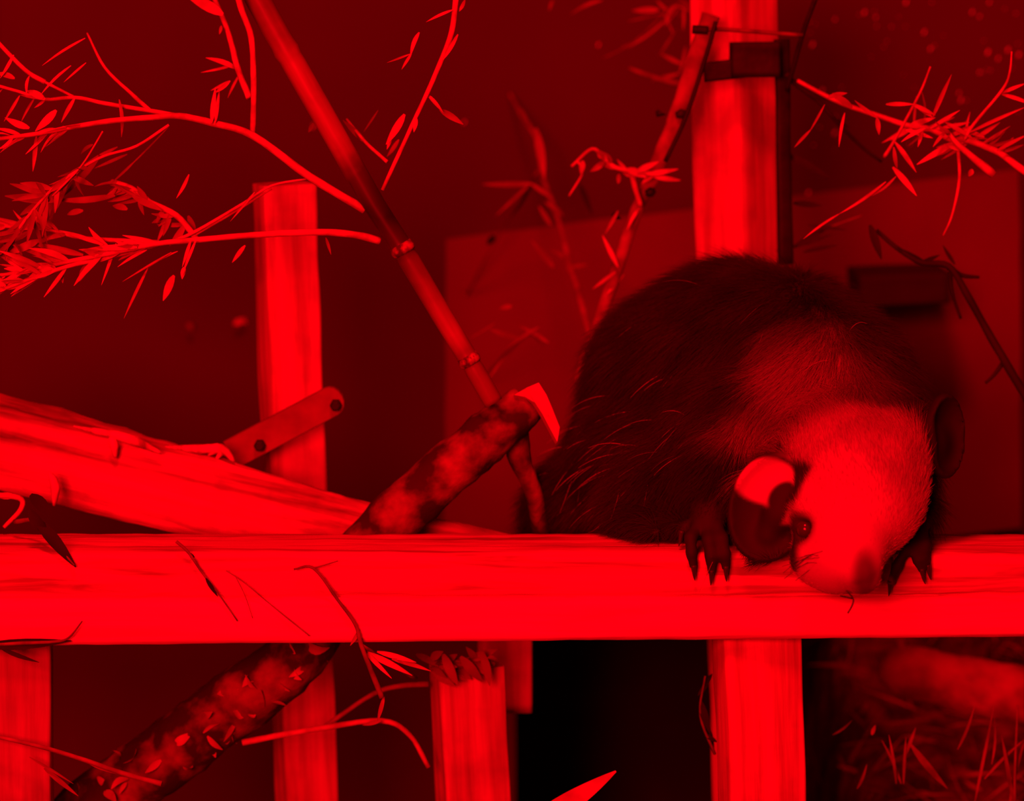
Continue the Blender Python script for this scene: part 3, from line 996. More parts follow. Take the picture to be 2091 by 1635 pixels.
# ------------------------------------------------------------------ below the beam
sprig('leaf_clump', 'clump of dead leaves on top of the short post', 'leaves',
      [([(880, 1366), (920, 1352), (985, 1345)], 0.098, 0.10, 5, 3)],
      [(905, 1335, 935, 1400, 20), (940, 1340, 985, 1392, 20), (985, 1330, 1000, 1400, 18), (880, 1345, 905, 1330, 18), (850, 1335, 895, 1360, 14)], 0.085,
      [(0, 34, (30, 65), (14, 24), (0.3, 0.1), 0, 1)], mat=M_TWIGD, lmat=M_LEAFD)
sprig('crossing_twig', 'pale twig crossing in front of the free-standing post below the beam', 'twig',
      [([(495, 1516), (575, 1500), (652, 1487), (778, 1471), (836, 1500), (875, 1566)], 0.09, 0.09, 7, 5)], [(778, 1471, 740, 1480, 9)], 0.08, mat=M_TWIG)
sprig('arching_twig', 'dim arching twig between the free-standing post and the short post', 'twig',
      [([(650, 1490), (673, 1476), (763, 1416), (820, 1400), (875, 1396)], 0.13, 0.11, 4, 6)], [], 0.1, mat=M_STICK)
sprig('trailing_twig', 'thin twig trailing across the lower left corner', 'twig',
      [([(-40, 1496), (0, 1505), (90, 1526), (174, 1552), (252, 1579), (330, 1600)], 0.008, -0.01, 4, 6)],
      [(174, 1552, 240, 1580, 10), (90, 1568, 160, 1625, 10), (60, 1545, 150, 1600, 6)], 0.01, mat=M_STICK, lmat=M_LEAFD)
root = empty('leaf_spike', P(1140, 1700, -0.02))
mb = MB()
mb.leaf(P(1070, 1690, -0.02), P(1258, 1574, -0.02), 46 * S(0), 0.06, 0.1, 10)
mb.build('blade', M_LEAF, root)
mb = MB()
mb.tube(px_path([(1070, 1690), (1010, 1780), (985, 2100)], -0.02, 0.02), [0.002] * 11, 8)
mb.build('stalk', M_TWIG, root)
tag(root, 'single bright pointed leaf poking up in front of the dark opening', 'leaf')

# mulch heap, fallen log and straw at the lower right
mb = MB()
nx, ny = 60, 40
x0, x1, y0, y1 = P(1672, 1500, 0.3).x, P(2250, 1500, 0.4).x + 0.1, 0.10, 0.60
for j in range(ny + 1):
    for i in range(nx + 1):
        u, v = i / nx, j / ny
        x, y = x0 + (x1 - x0) * u, y0 + (y1 - y0) * v
        h = (0.19 + 0.21 * v ** 0.8) * min(1, u * 5 + 0.45) + 0.012 * noise.noise(Vector((x * 30, y * 30, 0))) + 0.006 * noise.noise(Vector((x * 90, y * 90, 3)))
        if j == 0 or i in (0, nx) or j == ny:
            h = 0.0
        mb.v.append(Vector((x, y, max(h, 0.0))))
for j in range(ny):
    for i in range(nx):
        a = j * (nx + 1) + i
        mb.f.append((a, a + 1, a + nx + 2, a + nx + 1))
heap = tag(mb.build('mulch_heap', M_MULCH), 'dark heap of straw-strewn mulch behind the beam at the lower right', 'mulch', kind='stuff')


def heap_z(x, y):
    u, v = (x - x0) / (x1 - x0), (y - y0) / (y1 - y0)
    return (0.19 + 0.21 * max(v, 0) ** 0.8) * min(1, max(u, 0) * 5 + 0.45)


lb = MB()
for _ in range(520):
    x, y = random.uniform(x0 + 0.01, x1 - 0.01), random.uniform(y0 + 0.03, y1 - 0.03)
    c = Vector((x, y, heap_z(x, y) + random.uniform(0, 0.012)))
    d = Vector((random.gauss(0, 1), random.gauss(0, 0.6), random.gauss(0.15, 0.5))).normalized()
    L = random.uniform(0.015, 0.06)
    if random.random() < 0.12:
        d = Vector((random.gauss(0, 0.4), random.gauss(-0.2, 0.3), 1)).normalized()
        L *= 1.2
    lb.leaf(c - d * L * 0.3, c + d * L * 0.7, random.uniform(0.0012, 0.004), random.uniform(-0.1, 0.1), random.uniform(-1.5, 1.5), 4)
lb.build('loose_straw', M_STRAW, heap, origin=heap.location)['kind'] = 'stuff'
pts = smooth_path([P(1806, 1360, 0.36), P(1950, 1390, 0.34), P(2180, 1440, 0.31)], 10)
root = empty('fallen_log', pts[0])
mb = MB()
mb.tube(pts, [np.interp(i, [0, 3, len(pts)], [0.013, 0.019, 0.022]) for i in range(len(pts))], 18, 0.22, 40)
mb.build('bark', M_OLDBARK, root, origin=pts[0])
tag(root, 'old fallen log half buried in straw at the lower right', 'log')
sprig('grass_stems', 'upright dry grass stems at the lower right corner', 'grass',
      [([(2075, 1700), (2072, 1600), (2078, 1440)], 0.12, 0.12, 4, 2)],
      [(1990, 1640, 2030, 1440, 6), (1955, 1530, 1990, 1440, 6), (2025, 1560, 2030, 1460, 5), (2010, 1590, 2091, 1510, 6), (2070, 1640, 2045, 1500, 9), (2060, 1650, 2100, 1490, 7), (1860, 1520, 1935, 1610, 14),
       (1780, 1500, 1788, 1480, 8), (1850, 1540, 1870, 1485, 7), (1700, 1500, 1740, 1470, 5), (1750, 1610, 1770, 1560, 6), (1830, 1600, 1815, 1500, 6), (1840, 1600, 1800, 1510, 6), (1845, 1600, 1850, 1505, 6)], 0.12,
      mat=M_STICK, lmat=M_STRAW)
sprig('side_leaves', 'few dead leaves sticking out left of the broad post', 'leaves',
      [([(1460, 1540), (1430, 1460), (1440, 1380)], 0.09, 0.09, 3, 2)], [(1445, 1395, 1425, 1420, 10), (1440, 1400, 1455, 1375, 10), (1430, 1430, 1452, 1500, 16), (1435, 1470, 1458, 1530, 16), (1440, 1500, 1465, 1515, 10)], 0.09,
      mat=M_TWIGD, lmat=M_LEAFK)

# pale specks on the wall, upper right, put in for drops and reflections
mb = MB()
spots = [(1659, 92), (1679, 185), (1704, 272), (2017, 107), (2038, 120), (2058, 102), (2080, 112), (1887, 66), (1788, 36), (1765, 26), (1962, 205), (1958, 190), (2000, 34), (2000, 148), (1900, 100), (1705, 40),
         (640, 258), (1222, 92), (1650, 395), (1660, 580), (948, 250), (2020, 5), (1985, 25), (1850, 5), (1976, 470), (1970, 505)]
for _ in range(40):
    spots.append((random.uniform(1640, 2090), random.uniform(0, 330)))
for i, (x, y) in enumerate(spots):
    c = P(x, y, YW - 0.001)
    r = (random.uniform(3.5, 6) if i < 26 else random.uniform(1.5, 2.5)) * S(YW)
    mb.tube([c + Vector((-0.4 * r, 0, -r)), c + Vector((-0.2 * r, -0.4 * r, -0.5 * r)), c + Vector((0.2 * r, -0.4 * r, 0.5 * r)), c + Vector((0.4 * r, 0, r))],
            [0.1 * r, 0.45 * r, 0.45 * r, 0.1 * r], 6)
tag(mb.build('wall_glints', M_SPECK), 'tiny pale specks put in for drops and reflections on the upper right wall', 'glints', kind='stuff')
root = empty('caught_leaf', P(490, 655, YW - 0.02))
mb = MB()
leaves_mb(mb, [(478, 662, 502, 650, 12), (490, 652, 505, 660, 8)], YW - 0.012, 0.001)
mb.build('blade', M_LEAF, root)
tag(root, 'small pale leaf scrap caught on the wall left of the free-standing post', 'leaf')
root = empty('caught_leaf', P(388, 666, YW - 0.02))
mb = MB()
leaves_mb(mb, [(384, 660, 392, 674, 10), (386, 668, 394, 664, 6)], YW - 0.012, 0.001)
mb.build('blade', M_LEAFD, root)
tag(root, 'smaller dull leaf scrap on the wall, further from the free-standing post', 'leaf')

# ------------------------------------------------------------------ the animal
VOX = 0.0016


class Field:
    def __init__(self, lo, hi):
        self.lo = np.array(lo, dtype=np.float32)
        self.n = np.ceil((np.array(hi) - np.array(lo)) / VOX).astype(int) + 1
        self.d = np.full(self.n, 1.0, dtype=np.float32)

    def block(self, lo, hi):
        a = np.clip(np.floor((np.array(lo) - self.lo) / VOX).astype(int), 0, self.n - 1)
        b = np.clip(np.ceil((np.array(hi) - self.lo) / VOX).astype(int) + 1, 1, self.n)
        sl = tuple(slice(a[i], b[i]) for i in range(3))
        g = [self.lo[i] + VOX * np.arange(a[i], b[i], dtype=np.float32) for i in range(3)]
        return sl, g

    def smin(self, sl, dn, k):
        d = self.d[sl]
        h = np.clip(0.5 + 0.5 * (d - dn) / k, 0, 1)
        self.d[sl] = d * (1 - h) + dn * h - k * h * (1 - h)

    def cone(self, a, b, ra, rb, k=0.008):
        a, b = np.array(a, dtype=np.float32), np.array(b, dtype=np.float32)
        m = max(ra, rb) + 3 * k + 2 * VOX
        sl, g = self.block(np.minimum(a, b) - m, np.maximum(a, b) + m)
        X, Y, Z = np.meshgrid(*g, indexing='ij')
        ab = b - a
        L2 = max(float(ab @ ab), 1e-12)
        t = np.clip(((X - a[0]) * ab[0] + (Y - a[1]) * ab[1] + (Z - a[2]) * ab[2]) / L2, 0, 1)
        dn = np.sqrt((X - a[0] - t * ab[0]) ** 2 + (Y - a[1] - t * ab[1]) ** 2 + (Z - a[2] - t * ab[2]) ** 2) - (ra + (rb - ra) * t)
        self.smin(sl, dn, k)

    def ellip(self, c, R, r, k=0.006):
        """R: 3 unit rows (axes), r: half sizes; returns the distance block."""
        m = max(r) + 3 * k + 2 * VOX
        c = np.array(c, dtype=np.float32)
        sl, g = self.block(c - m, c + m)
        X, Y, Z = np.meshgrid(*g, indexing='ij')
        q = [(X - c[0]) * R[i][0] + (Y - c[1]) * R[i][1] + (Z - c[2]) * R[i][2] for i in range(3)]
        k0 = np.sqrt(sum((q[i] / r[i]) ** 2 for i in range(3))) + 1e-6
        k1 = np.sqrt(sum((q[i] / r[i] ** 2) ** 2 for i in range(3))) + 1e-6
        return sl, k0 * (k0 - 1) / k1

    def carve(self, sl, dn, k):
        d, e = self.d[sl], -dn
        h = np.clip(0.5 - 0.5 * (d - e) / k, 0, 1)
        self.d[sl] = d * (1 - h) + e * h + k * h * (1 - h)

    def mesh(self):
        """Surface nets."""
        d = self.d
        s = d < 0
        nx, ny, nz = d.shape
        cs = np.zeros((nx - 1, ny - 1, nz - 1), dtype=np.int8)
        for i in (0, 1):
            for j in (0, 1):
                for k in (0, 1):
                    cs += s[i:nx - 1 + i, j:ny - 1 + j, k:nz - 1 + k]
        act = (cs > 0) & (cs < 8)
        idx = -np.ones(act.shape, dtype=np.int64)
        ii = np.argwhere(act)
        idx[act] = np.arange(len(ii))
        acc = np.zeros((len(ii), 3))
        cnt = np.zeros(len(ii))
        corners = [(i, j, k) for i in (0, 1) for j in (0, 1) for k in (0, 1)]
        for a in corners:
            for ax in range(3):
                if a[ax] == 1:
                    continue
                b = list(a)
                b[ax] = 1
                va = d[ii[:, 0] + a[0], ii[:, 1] + a[1], ii[:, 2] + a[2]]
                vb = d[ii[:, 0] + b[0], ii[:, 1] + b[1], ii[:, 2] + b[2]]
                cr = (va < 0) != (vb < 0)
                t = np.where(cr, va / np.where(cr, va - vb, 1), 0)
                p = np.array(a, dtype=float)[None, :].repeat(len(ii), 0)
                p[:, ax] = t
                acc[cr] += p[cr]
                cnt[cr] += 1
        V = self.lo + VOX * (ii + acc / cnt[:, None])
        faces = []
        for ax in range(3):
            u, v = (ax + 1) % 3, (ax + 2) % 3
            a0 = [slice(0, -1)] * 3
            a1 = [slice(0, -1)] * 3
            a0[ax] = slice(0, d.shape[ax] - 1)
            a1[ax] = slice(1, d.shape[ax])
            for w in (u, v):
                a0[w] = slice(1, d.shape[w] - 1)
                a1[w] = slice(1, d.shape[w] - 1)
            s0, s1 = s[tuple(a0)], s[tuple(a1)]
            for flip in (False, True):
                e = np.argwhere((s0 & ~s1) if not flip else (~s0 & s1))
                e[:, u] += 1
                e[:, v] += 1
                q = []
                for du, dv in ((-1, -1), (0, -1), (0, 0), (-1, 0)):
                    c = e.copy()
                    c[:, u] += du
                    c[:, v] += dv
                    q.append(idx[c[:, 0], c[:, 1], c[:, 2]])
                q = np.stack(q, 1)
                faces.append(q[:, ::-1] if flip else q)
        return V, np.concatenate(faces)


def q(px, py, y):
    return np.array(P(px, py, y))


def build_animal():
    s = S(0.06)
    lo = np.minimum(q(1000, 1300, -0.12), q(2060, 470, -0.12)) - 0.01
    hi = np.maximum(q(1000, 1300, 0.26), q(2060, 470, 0.26)) + 0.01
    lo[1], hi[1] = -0.11, 0.26
    lo[2] = ZB - 0.05
    Fd = Field(lo, hi)

    def chain(pts, k=0.012):
        for a, b in zip(pts[:-1], pts[1:]):
            Fd.cone(q(*a[:3]), q(*b[:3]), a[3] * s, b[3] * s, k)

    # trunk: rump, arched back, shoulders, neck
    chain([(1330, 905, 0.165, 150), (1395, 790, 0.155, 182), (1500, 735, 0.145, 184), (1600, 755, 0.115, 178), (1690, 805, 0.08, 150), (1745, 880, 0.045, 125)], 0.02)
    chain([(1270, 960, 0.14, 110), (1200, 1000, 0.145, 72), (1150, 1030, 0.165, 46), (1120, 1055, 0.19, 36)], 0.02)      # haunch and tail root
    chain([(1400, 950, 0.10, 125), (1500, 900, 0.085, 125), (1620, 880, 0.06, 120)], 0.02)                                  # belly and chest
    # hind leg folded on the beam: thigh, knee, shank, foot
    chain([(1300, 930, 0.12, 115), (1360, 985, 0.075, 72), (1285, 1035, 0.075, 42), (1310, 1072, 0.055, 26), (1390, 1082, 0.035, 20)], 0.012)
    # near forelimb
    chain([(1520, 850, 0.06, 88), (1478, 950, 0.035, 56), (1452, 1030, 0.02, 34), (1446, 1066, 0.012, 27)], 0.012)
    # far forelimb
    chain([(1770, 860, 0.075, 80), (1838, 960, 0.05, 46), (1868, 1050, 0.03, 28), (1870, 1082, 0.018, 22)], 0.012)
    for f in ([(1428, 1068, 0.010, 13), (1410, 1098, 0.000, 11.5), (1412, 1128, -0.004, 11), (1416, 1156, -0.004, 9)],
              [(1446, 1072, 0.008, 14), (1448, 1104, -0.002, 13), (1452, 1134, -0.005, 12), (1453, 1166, -0.004, 9.5)],
              [(1462, 1070, 0.010, 13), (1475, 1100, -0.001, 12), (1480, 1130, -0.005, 11), (1482, 1158, -0.004, 9)],
              [(1424, 1066, 0.014, 12), (1400, 1076, 0.016, 11), (1392, 1088, 0.014, 8)],
              [(1872, 1082, 0.012, 12), (1852, 1120, -0.002, 10), (1832, 1155, -0.005, 10), (1819, 1190, -0.005, 9.5)],
              [(1876, 1084, 0.012, 12), (1872, 1118, 0.000, 11), (1874, 1142, -0.004, 10), (1882, 1164, -0.004, 8)],
              [(1882, 1080, 0.012, 12), (1890, 1112, 0.000, 11), (1888, 1138, -0.004, 9), (1894, 1156, -0.003, 7)],
              [(1310, 1072, 0.05, 12), (1340, 1086, 0.03, 10)]):
        chain(f, 0.003)
    # head: skull, brow, cheeks, muzzle, jaw
    chain([(1720, 945, 0.015, 128), (1752, 985, -0.008, 122), (1768, 1020, -0.02, 104)], 0.012)
    chain([(1800, 950, 0.0, 84), (1790, 1040, -0.02, 76)], 0.012)
    chain([(1704, 985, -0.004, 80), (1684, 1060, -0.02, 66)], 0.012)
    chain([(1755, 1050, -0.026, 84), (1730, 1115, -0.042, 72), (1722, 1140, -0.048, 64)], 0.010)
    chain([(1690, 1110, -0.030, 60), (1672, 1140, -0.036, 46), (1700, 1160, -0.042, 42)], 0.010)
    chain([(1748, 1120, -0.052, 50), (1756, 1158, -0.060, 40)], 0.008)
    chain([(1758, 1172, -0.064, 32), (1764, 1184, -0.064, 27)], 0.005)
    # brow ridge, eye hollow, nostrils
    chain([(1600, 1040, -0.012, 16), (1650, 1030, -0.03, 18), (1700, 1050, -0.045, 14)], 0.008)
    eye_l, eye_r = q(1646, 1082, -0.036), q(1874, 1055, -0.014)
    I3 = np.eye(3)
    for e in (eye_l, eye_r):
        sl, dn = Fd.ellip(e + np.array([0, -0.002, 0]), I3, (0.0075, 0.006, 0.0052), 0.003)
        Fd.carve(sl, dn, 0.004)
    for x in (1748, 1778):
        sl, dn = Fd.ellip(q(x, 1194, -0.0735), I3, (0.0016, 0.003, 0.0013), 0.001)
        Fd.carve(sl, dn, 0.001)
    # ears: cupped shells
    def ear(c, axis_px, half, nrm, k=0.004):
        n_ = Vector(nrm).normalized()
        up = Vector((axis_px[0], 0, -axis_px[1]))
        up = (up - n_ * up.dot(n_)).normalized()
        sd = up.cross(n_)
        R = [list(up), list(sd), list(n_)]
        c = Vector(c)
        sl, dn = Fd.ellip(c, R, (half[0] * s, half[1] * s, 0.011), k)
        sl2, dn2 = Fd.ellip(c + n_ * 0.0085, R, (half[0] * s * 0.97, half[1] * s * 0.97, 0.0125), k)
        sl3, g = Fd.block(np.array(c) - 0.06, np.array(c) + 0.06)
        tmp1 = np.full(Fd.d.shape, 1.0, dtype=np.float32) if False else None
        # work on the common block of the larger margin
        d1 = np.full([x.stop - x.start for x in sl], 1.0, dtype=np.float32)
        d1[:] = dn
        full = np.full(Fd.n, 1.0, dtype=np.float32)
        full[sl2] = dn2
        shell = np.maximum(d1, -full[sl])
        Fd.smin(sl, shell, k)
        return R
    ear(P(1572, 1036, -0.012), (-0.22, 1), (112, 82), (-0.12, -1, 0.10))
    ear(P(1930, 890, 0.012), (0.1, -1), (86, 50), (0.55, -0.75, 0.1))
    chain([(1620, 985, 0.0, 40), (1590, 1010, -0.004, 30)], 0.01)
    chain([(1600, 1012, -0.012, 18), (1590, 1050, -0.014, 20), (1570, 1090, -0.012, 20)], 0.008)     # fold inside the ear
    chain([(1850, 900, 0.01, 50), (1905, 905, 0.014, 26)], 0.012)
    V, Q = Fd.mesh()
    return V, Q, eye_l, eye_r


V, Q, eye_l, eye_r = build_animal()
# keep the largest island only is not needed: every limb is rooted in the trunk
# a little smoothing
E = np.concatenate([Q[:, [0, 1]], Q[:, [1, 2]], Q[:, [2, 3]], Q[:, [3, 0]]])
for _ in range(3):
    acc = np.zeros_like(V)
    cnt = np.zeros(len(V))
    np.add.at(acc, E[:, 0], V[E[:, 1]])
    np.add.at(acc, E[:, 1], V[E[:, 0]])
    np.add.at(cnt, E[:, 0], 1)
    np.add.at(cnt, E[:, 1], 1)
    V = V * 0.5 + 0.5 * acc / cnt[:, None]


def to_px(v):
    """Picture position of points, used to place the coat's markings on the pose."""
    r = v - np.array(CAM)
    dz = r @ np.array(FWD)
    return W / 2 + (r @ np.array(RIGHT)) / dz * F, H / 2 - (r @ np.array(UP)) / dz * F


HEAD_A, HEAD_B = q(1748, 990, -0.005), q(1728, 1110, -0.035)
SHO, GRZ, NOSE = q(1660, 775, 0.035), q(1565, 880, 0.03), q(1764, 1172, -0.068)
EAR_L, EAR_R = q(1572, 1036, -0.012), q(1930, 890, 0.012)
EAR_PALE, EAR_FOLD = q(1566, 984, -0.014), q(1612, 1026, -0.016)


def seg_d(v, a, b):
    ab = b - a
    t = np.clip((v - a) @ ab / (ab @ ab), 0, 1)
    return np.linalg.norm(v - a - t[:, None] * ab, axis=1)


def sm(x, a, b):
    t = np.clip((x - a) / (b - a), 0, 1)
    return t * t * (3 - 2 * t)


def coat(v):
    """Pigment of the coat: black body, grizzled shoulder, pale face, black ears and hands. Returns paleness and fur length."""
    jit = np.array([noise.noise(Vector(p) * 55) for p in v]) if len(v) < 400000 else 0
    sc = 1.0 / 3430
    pale = 0.028 + 0.018 * jit
    d = np.linalg.norm((v - SHO) / np.array([1, 1.6, 1]), axis=1)
    pale = np.maximum(pale, 0.27 * (1 - sm(d + 0.008 * jit, 30 * sc, 185 * sc)))
    d = np.linalg.norm((v - GRZ) / np.array([1.2, 1.6, 0.8]), axis=1)
    pale = np.maximum(pale, 0.24 * (1 - sm(d + 0.006 * jit, 30 * sc, 120 * sc)))
    d = seg_d(v, HEAD_A, HEAD_B)
    pale = np.maximum(pale, 0.47 * (1 - sm(d + 0.004 * jit, 0.034, 0.060)))
    # face ends at the nape
    dn = np.linalg.norm(v - NOSE, axis=1)
    dn = np.linalg.norm((v - NOSE) / np.array([0.8, 1.4, 1.5]), axis=1)
    pale = pale * (0.22 + 0.78 * sm(dn + 0.001 * jit, 0.005, 0.0135))
    for e, r in ((eye_l, 0.011), (eye_r, 0.009)):
        de = np.linalg.norm((v - e - np.array([-0.0035 if e is eye_l else 0.0, 0, 0])) / np.array([1.9, 1.2, 0.95]), axis=1)
        pale = pale * (0.10 + 0.90 * sm(de, r * 0.6, r * 1.35))
    # dark gap between face and ear painted into the coat, plus black ear rim
    la, lb_ = q(1652, 935, 0), q(1576, 1085, 0)
    nx_, nz_ = -(lb_ - la)[2], (lb_ - la)[0]
    side = ((v[:, 0] - la[0]) * nx_ + (v[:, 2] - la[2]) * nz_) / math.hypot(nx_, nz_)
    rootk = sm(-side, -0.001, 0.0025) * sm(-v[:, 2], -q(1600, 925, 0)[2] - 0.002, -q(1600, 942, 0)[2]) * (1 - sm(v[:, 1], 0.03, 0.045)) * sm(v[:, 2], q(1600, 1098, 0)[2], q(1600, 1084, 0)[2])
    low = sm(-v[:, 0], -q(1622, 1090, 0)[0], -q(1606, 1090, 0)[0]) * sm(-v[:, 2], -q(1600, 1050, 0)[2], -q(1600, 1066, 0)[2]) \
        * sm(v[:, 2], q(1600, 1150, 0)[2], q(1600, 1138, 0)[2]) * (1 - sm(v[:, 1], 0.02, 0.03)) * sm(v[:, 0], q(1480, 1090, 0)[0], q(1500, 1090, 0)[0])
    rootk = np.maximum(rootk, low)
    pale = pale * (1 - rootk) + rootk * 0.022
    le = np.linalg.norm((v - EAR_L) / np.array([1, 0.55, 1.35]), axis=1)
    in_l = 1 - sm(le, 0.0215, 0.0265)
    hd = seg_d(v, q(1700, 950, -0.01), q(1690, 1090, -0.03))
    in_l = in_l * np.maximum(sm(hd, 0.024, 0.030), rootk)
    pe = np.linalg.norm((v - EAR_PALE) / np.array([1.45, 1.5, 1.1]), axis=1)
    pf = np.linalg.norm((v - EAR_FOLD) / np.array([1, 1, 1]), axis=1)
    crescent = (1 - sm(pe, 0.011, 0.0145)) * sm(pf, 0.0112, 0.0145)
    pale = pale * (1 - in_l) + in_l * (0.024 + 0.5 * crescent)
    re_ = np.linalg.norm((v - EAR_R) / np.array([1, 1.2, 1.6]), axis=1)
    in_r = (1 - sm(re_, 0.018, 0.022)) * sm(v[:, 0], q(1872, 900, 0)[0], q(1890, 900, 0)[0])
    pale = pale * (1 - in_r) + in_r * 0.014
    for hnd in (q(1446, 1110, 0), q(1866, 1125, 0)):
        dh = np.linalg.norm((v - hnd) / np.array([1, 1.6, 1.15]), axis=1)
        k = 1 - sm(dh, 0.018, 0.022)
        far = sm(seg_d(v, HEAD_A, HEAD_B), 0.030, 0.036) if hnd[0] > 0.2 else sm(seg_d(v, HEAD_A, HEAD_B), 0.045, 0.05)
        k = k * far
        pale = pale * (1 - k) + k * 0.022
    return np.clip(pale, 0.012, 0.8), in_l, in_r


pale, in_l, in_r = coat(V)
animal = empty('aye_aye', P(1500, 1082, 0.05))
me = bpy.data.meshes.new('body')
me.from_pydata((V - np.array(animal.location)).tolist(), [], Q.tolist())
me.polygons.foreach_set('use_smooth', [True] * len(me.polygons))
ca = me.color_attributes.new('coat', 'FLOAT_COLOR', 'POINT')
cc = np.stack([pale, pale * 0.8, pale * 0.66, np.ones_like(pale)], 1).astype(np.float32)
ca.data.foreach_set('color', cc.ravel())
m, nt, b = nodes_of('animal_skin')
at = nt.nodes.new('ShaderNodeVertexColor')
at.layer_name = 'coat'
nt.links.new(at.outputs[0], b.inputs['Base Color'])
b.inputs['Roughness'].default_value = 0.7
b.inputs['Specular IOR Level'].default_value = 0.2
nz = nt.nodes.new('ShaderNodeTexNoise')
nz.inputs['Scale'].default_value = 900
bp = nt.nodes.new('ShaderNodeBump')
bp.inputs['Strength'].default_value = 0.3
bp.inputs['Distance'].default_value = 0.0006
nt.links.new(nz.outputs[0], bp.inputs['Height'])
nt.links.new(bp.outputs[0], b.inputs['Normal'])
me.materials.append(m)
me.update()
body = bpy.data.objects.new('body', me)
COL.objects.link(body)
body.parent = animal
tag(animal, 'dark shaggy aye-aye with pale lowered face gripping the beam', 'animal')

# fur -------------------------------------------------------------
A, B_, C_, D_ = V[Q[:, 0]], V[Q[:, 1]], V[Q[:, 2]], V[Q[:, 3]]
fn = np.cross(C_ - A, D_ - B_)
area_q = np.linalg.norm(fn, axis=1) * 0.5
fn = fn / (np.linalg.norm(fn, axis=1)[:, None] + 1e-12)


def strands(n, pts=5):
    f = rng.choice(len(Q), n, p=area_q / area_q.sum())
    u, v = rng.random((n, 1)), rng.random((n, 1))
    root = (A[f] * (1 - u) + B_[f] * u) * (1 - v) + (D_[f] * (1 - u) + C_[f] * u) * v
    return root, fn[f]


def fur_object(name, root, nrm, length, flow, lift, rad, pal, mat, pts=5, curl=0.15):
    n = len(root)
    dirv = flow - nrm * np.sum(flow * nrm, axis=1)[:, None]
    dirv /= (np.linalg.norm(dirv, axis=1)[:, None] + 1e-9)
    d0 = dirv * (1 - lift)[:, None] + nrm * lift[:, None] + rng.normal(0, curl, (n, 3))
    d0 /= np.linalg.norm(d0, axis=1)[:, None]
    d1 = d0 * 0.6 + dirv * 0.5 + np.array([0, 0, -0.25])
    d1 /= np.linalg.norm(d1, axis=1)[:, None]
    pos = np.zeros((n, pts, 3), dtype=np.float32)
    pos[:, 0] = root - nrm * 0.0005
    for i in range(1, pts):
        t = (i - 0.5) / (pts - 1)
        pos[:, i] = pos[:, i - 1] + (d0 * (1 - t) + d1 * t) * (length / (pts - 1))[:, None]
    # stay above the beam
    under = (pos[:, :, 2] < ZB + 0.001) & (pos[:, :, 1] > -0.006) & (pos[:, :, 1] < 0.075)
    pos[:, :, 2] = np.where(under, ZB + 0.001, pos[:, :, 2])
    hc = bpy.data.hair_curves.new(name)
    hc.add_curves([pts] * n)
    hc.attributes['position'].data.foreach_set('vector', (pos.reshape(-1, 3) - np.array(animal.location)).astype(np.float32).ravel())
    ra = hc.attributes.new('radius', 'FLOAT', 'POINT')
    prof = np.linspace(1, 0.15, pts)
    ra.data.foreach_set('value', (np.ones((n, 1)) * prof[None, :] * rad).astype(np.float32).ravel())
    cl = hc.attributes.new('coat', 'FLOAT', 'CURVE')
    cl.data.foreach_set('value', pal.astype(np.float32))
    hc.materials.append(mat)
    o = bpy.data.objects.new(name, hc)
    COL.objects.link(o)
    o.parent = animal
    o['kind'] = 'stuff'
    return o


mf, nt, b = nodes_of('fur_strand')
at = nt.nodes.new('ShaderNodeAttribute')
at.attribute_name = 'coat'
mul = nt.nodes.new('ShaderNodeMix')
mul.data_type = 'RGBA'
mul.blend_type = 'MULTIPLY'
mul.inputs[0].default_value = 1.0
mul.inputs[7].default_value = (1, 0.8, 0.66, 1)
nt.links.new(at.outputs['Fac'], mul.inputs[6])
nt.links.new(mul.outputs[2], b.inputs['Base Color'])
b.inputs['Roughness'].default_value = 0.65
b.inputs['Specular IOR Level'].default_value = 0.15


def flow_at(p):
    """Hair lies backwards over the head and down the flanks."""
    f = np.zeros_like(p)
    head = 1 - sm(seg_d(p, HEAD_A, HEAD_B), 0.04, 0.065)
    back = p - np.array(HEAD_B)
    f[:] = np.array([-0.45, 0.1, -0.9])
    mid = q(1500, 900, 0.1)
    f[:, 0] += 6.0 * (p[:, 0] - mid[0])
    hv = np.stack([np.full(len(p), -0.25), np.full(len(p), 0.4), np.full(len(p), 0.95)], 1)
    return f * (1 - head)[:, None] + hv * head[:, None]


root, nrm = strands(150000)
pl, il, ir = coat(root)
dh = seg_d(root, HEAD_A, HEAD_B)
hand = np.minimum(np.linalg.norm(root - q(1446, 1110, 0), axis=1), np.linalg.norm(root - q(1866, 1125, 0), axis=1))
headness = 1 - sm(dh, 0.036, 0.062)
length = 0.021 * (1 - headness) + 0.0042 * headness
length *= rng.uniform(0.6, 1.25, len(root))
length *= 0.12 + 0.88 * sm(hand, 0.022, 0.045)
muz = np.minimum(np.linalg.norm(root - q(1725, 1140, -0.05), axis=1), 1)
length *= 0.35 + 0.65 * sm(muz, 0.015, 0.04)
keep = (il < 0.3) & (ir < 0.3) & (hand > 0.017) & (np.linalg.norm(root - NOSE, axis=1) > 0.010) & (np.linalg.norm(root - eye_l, axis=1) > 0.008)
root, nrm, length, pl, headness = root[keep], nrm[keep], length[keep], pl[keep], headness[keep]
fur_object('fur', root, nrm, length, flow_at(root), 0.38 - 0.14 * headness, 0.00013, pl * rng.uniform(0.7, 1.3, len(pl)), mf)
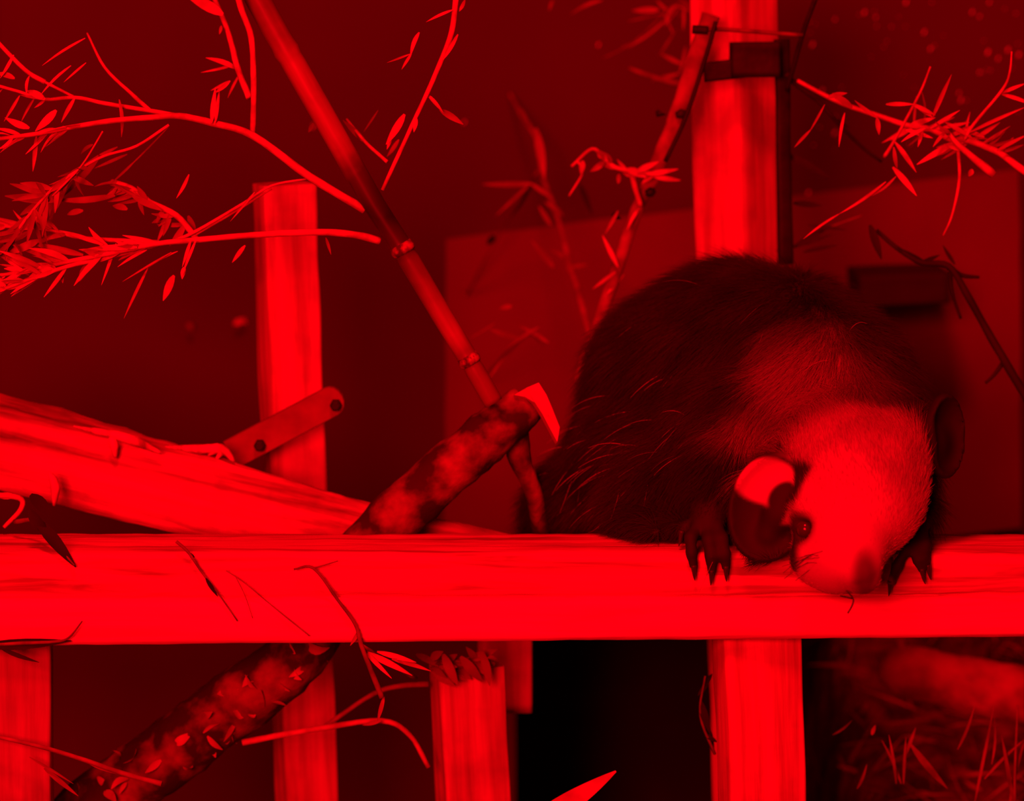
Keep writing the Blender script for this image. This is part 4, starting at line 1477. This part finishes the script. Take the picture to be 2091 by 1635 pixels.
# pale guard hairs, thickest low on the flank
root, nrm = strands(60000)
pxx, pyy = to_px(root)
wgt = np.exp(-((pxx - 1255) / 120) ** 2 - ((pyy - 915) / 95) ** 2) + 0.03
keep = (rng.random(len(root)) < wgt * 0.035) & (seg_d(root, HEAD_A, HEAD_B) > 0.07) & (nrm[:, 1] < 0.2)
root, nrm = root[keep], nrm[keep]
g = fur_object('guard_hairs', root, nrm, rng.uniform(0.018, 0.034, len(root)), flow_at(root), np.full(len(root), 0.42), 0.00022, rng.uniform(0.12, 0.5, len(root)), mf, 6, 0.35)
g['label'] = 'long pale guard hairs on the flank'

# eyes, claws, whiskers
M_EYE, nt, b = nodes_of('dark_eye')
b.inputs['Base Color'].default_value = (0.05, 0.03, 0.015, 1)
b.inputs['Roughness'].default_value = 0.15
M_CLAW = blotchy('horn_claw', (0.05, 0.035, 0.025), (0.03, 0.02, 0.015), 60, rough=0.4)
for e, sd in ((eye_l, -1), (eye_r, 1)):
    c = Vector(e) + Vector((0, 0.0035, 0))
    mb = MB()
    rr_ = 0.0058
    mb.tube([c + Vector((0, rr_ * -math.cos(a), 0)) for a in np.linspace(0.05, math.pi - 0.05, 12)], [rr_ * math.sin(a) for a in np.linspace(0.05, math.pi - 0.05, 12)], 18)
    mb.build('eye', M_EYE, animal, origin=c)
for (x, y, yy, dx) in ((1416, 1158, -0.005, 2), (1453, 1168, -0.005, -1), (1482, 1160, -0.005, 1), (1819, 1190, -0.006, -3), (1882, 1165, -0.005, 5), (1894, 1157, -0.004, 5), (1392, 1088, 0.012, -4)):
    mb = MB()
    mb.tube(px_path([(x, y - 5), (x + dx * 0.5, y + 8), (x + dx, y + 20), (x + dx * 1.5, y + 27)], yy, yy + 0.002, 3), [r * S(0) for r in np.linspace(6.5, 0.6, 10)], 8)
    mb.build('claw', M_CLAW, animal, origin=P(x, y, yy))
mb = MB()
for pl_ in ([(1728, 1205), (1742, 1222), (1740, 1236), (1731, 1252)], [(1742, 1222), (1728, 1219), (1716, 1216)]):
    mb.tube(px_path(pl_, -0.066, -0.068, 4), [1.6 * S(0)] * (4 * (len(pl_) - 1) + 1), 6)
for k in range(10):
    bx, by = 1690 + random.uniform(-10, 20), 1135 + random.uniform(-14, 20)
    mb.tube(px_path([(bx, by), (bx - 40, by + random.uniform(-5, 15)), (bx - 85, by + random.uniform(0, 45))], -0.062, -0.05, 4), [0.00013] * 9, 4)
mb.build('whiskers', M_CLAW, animal)
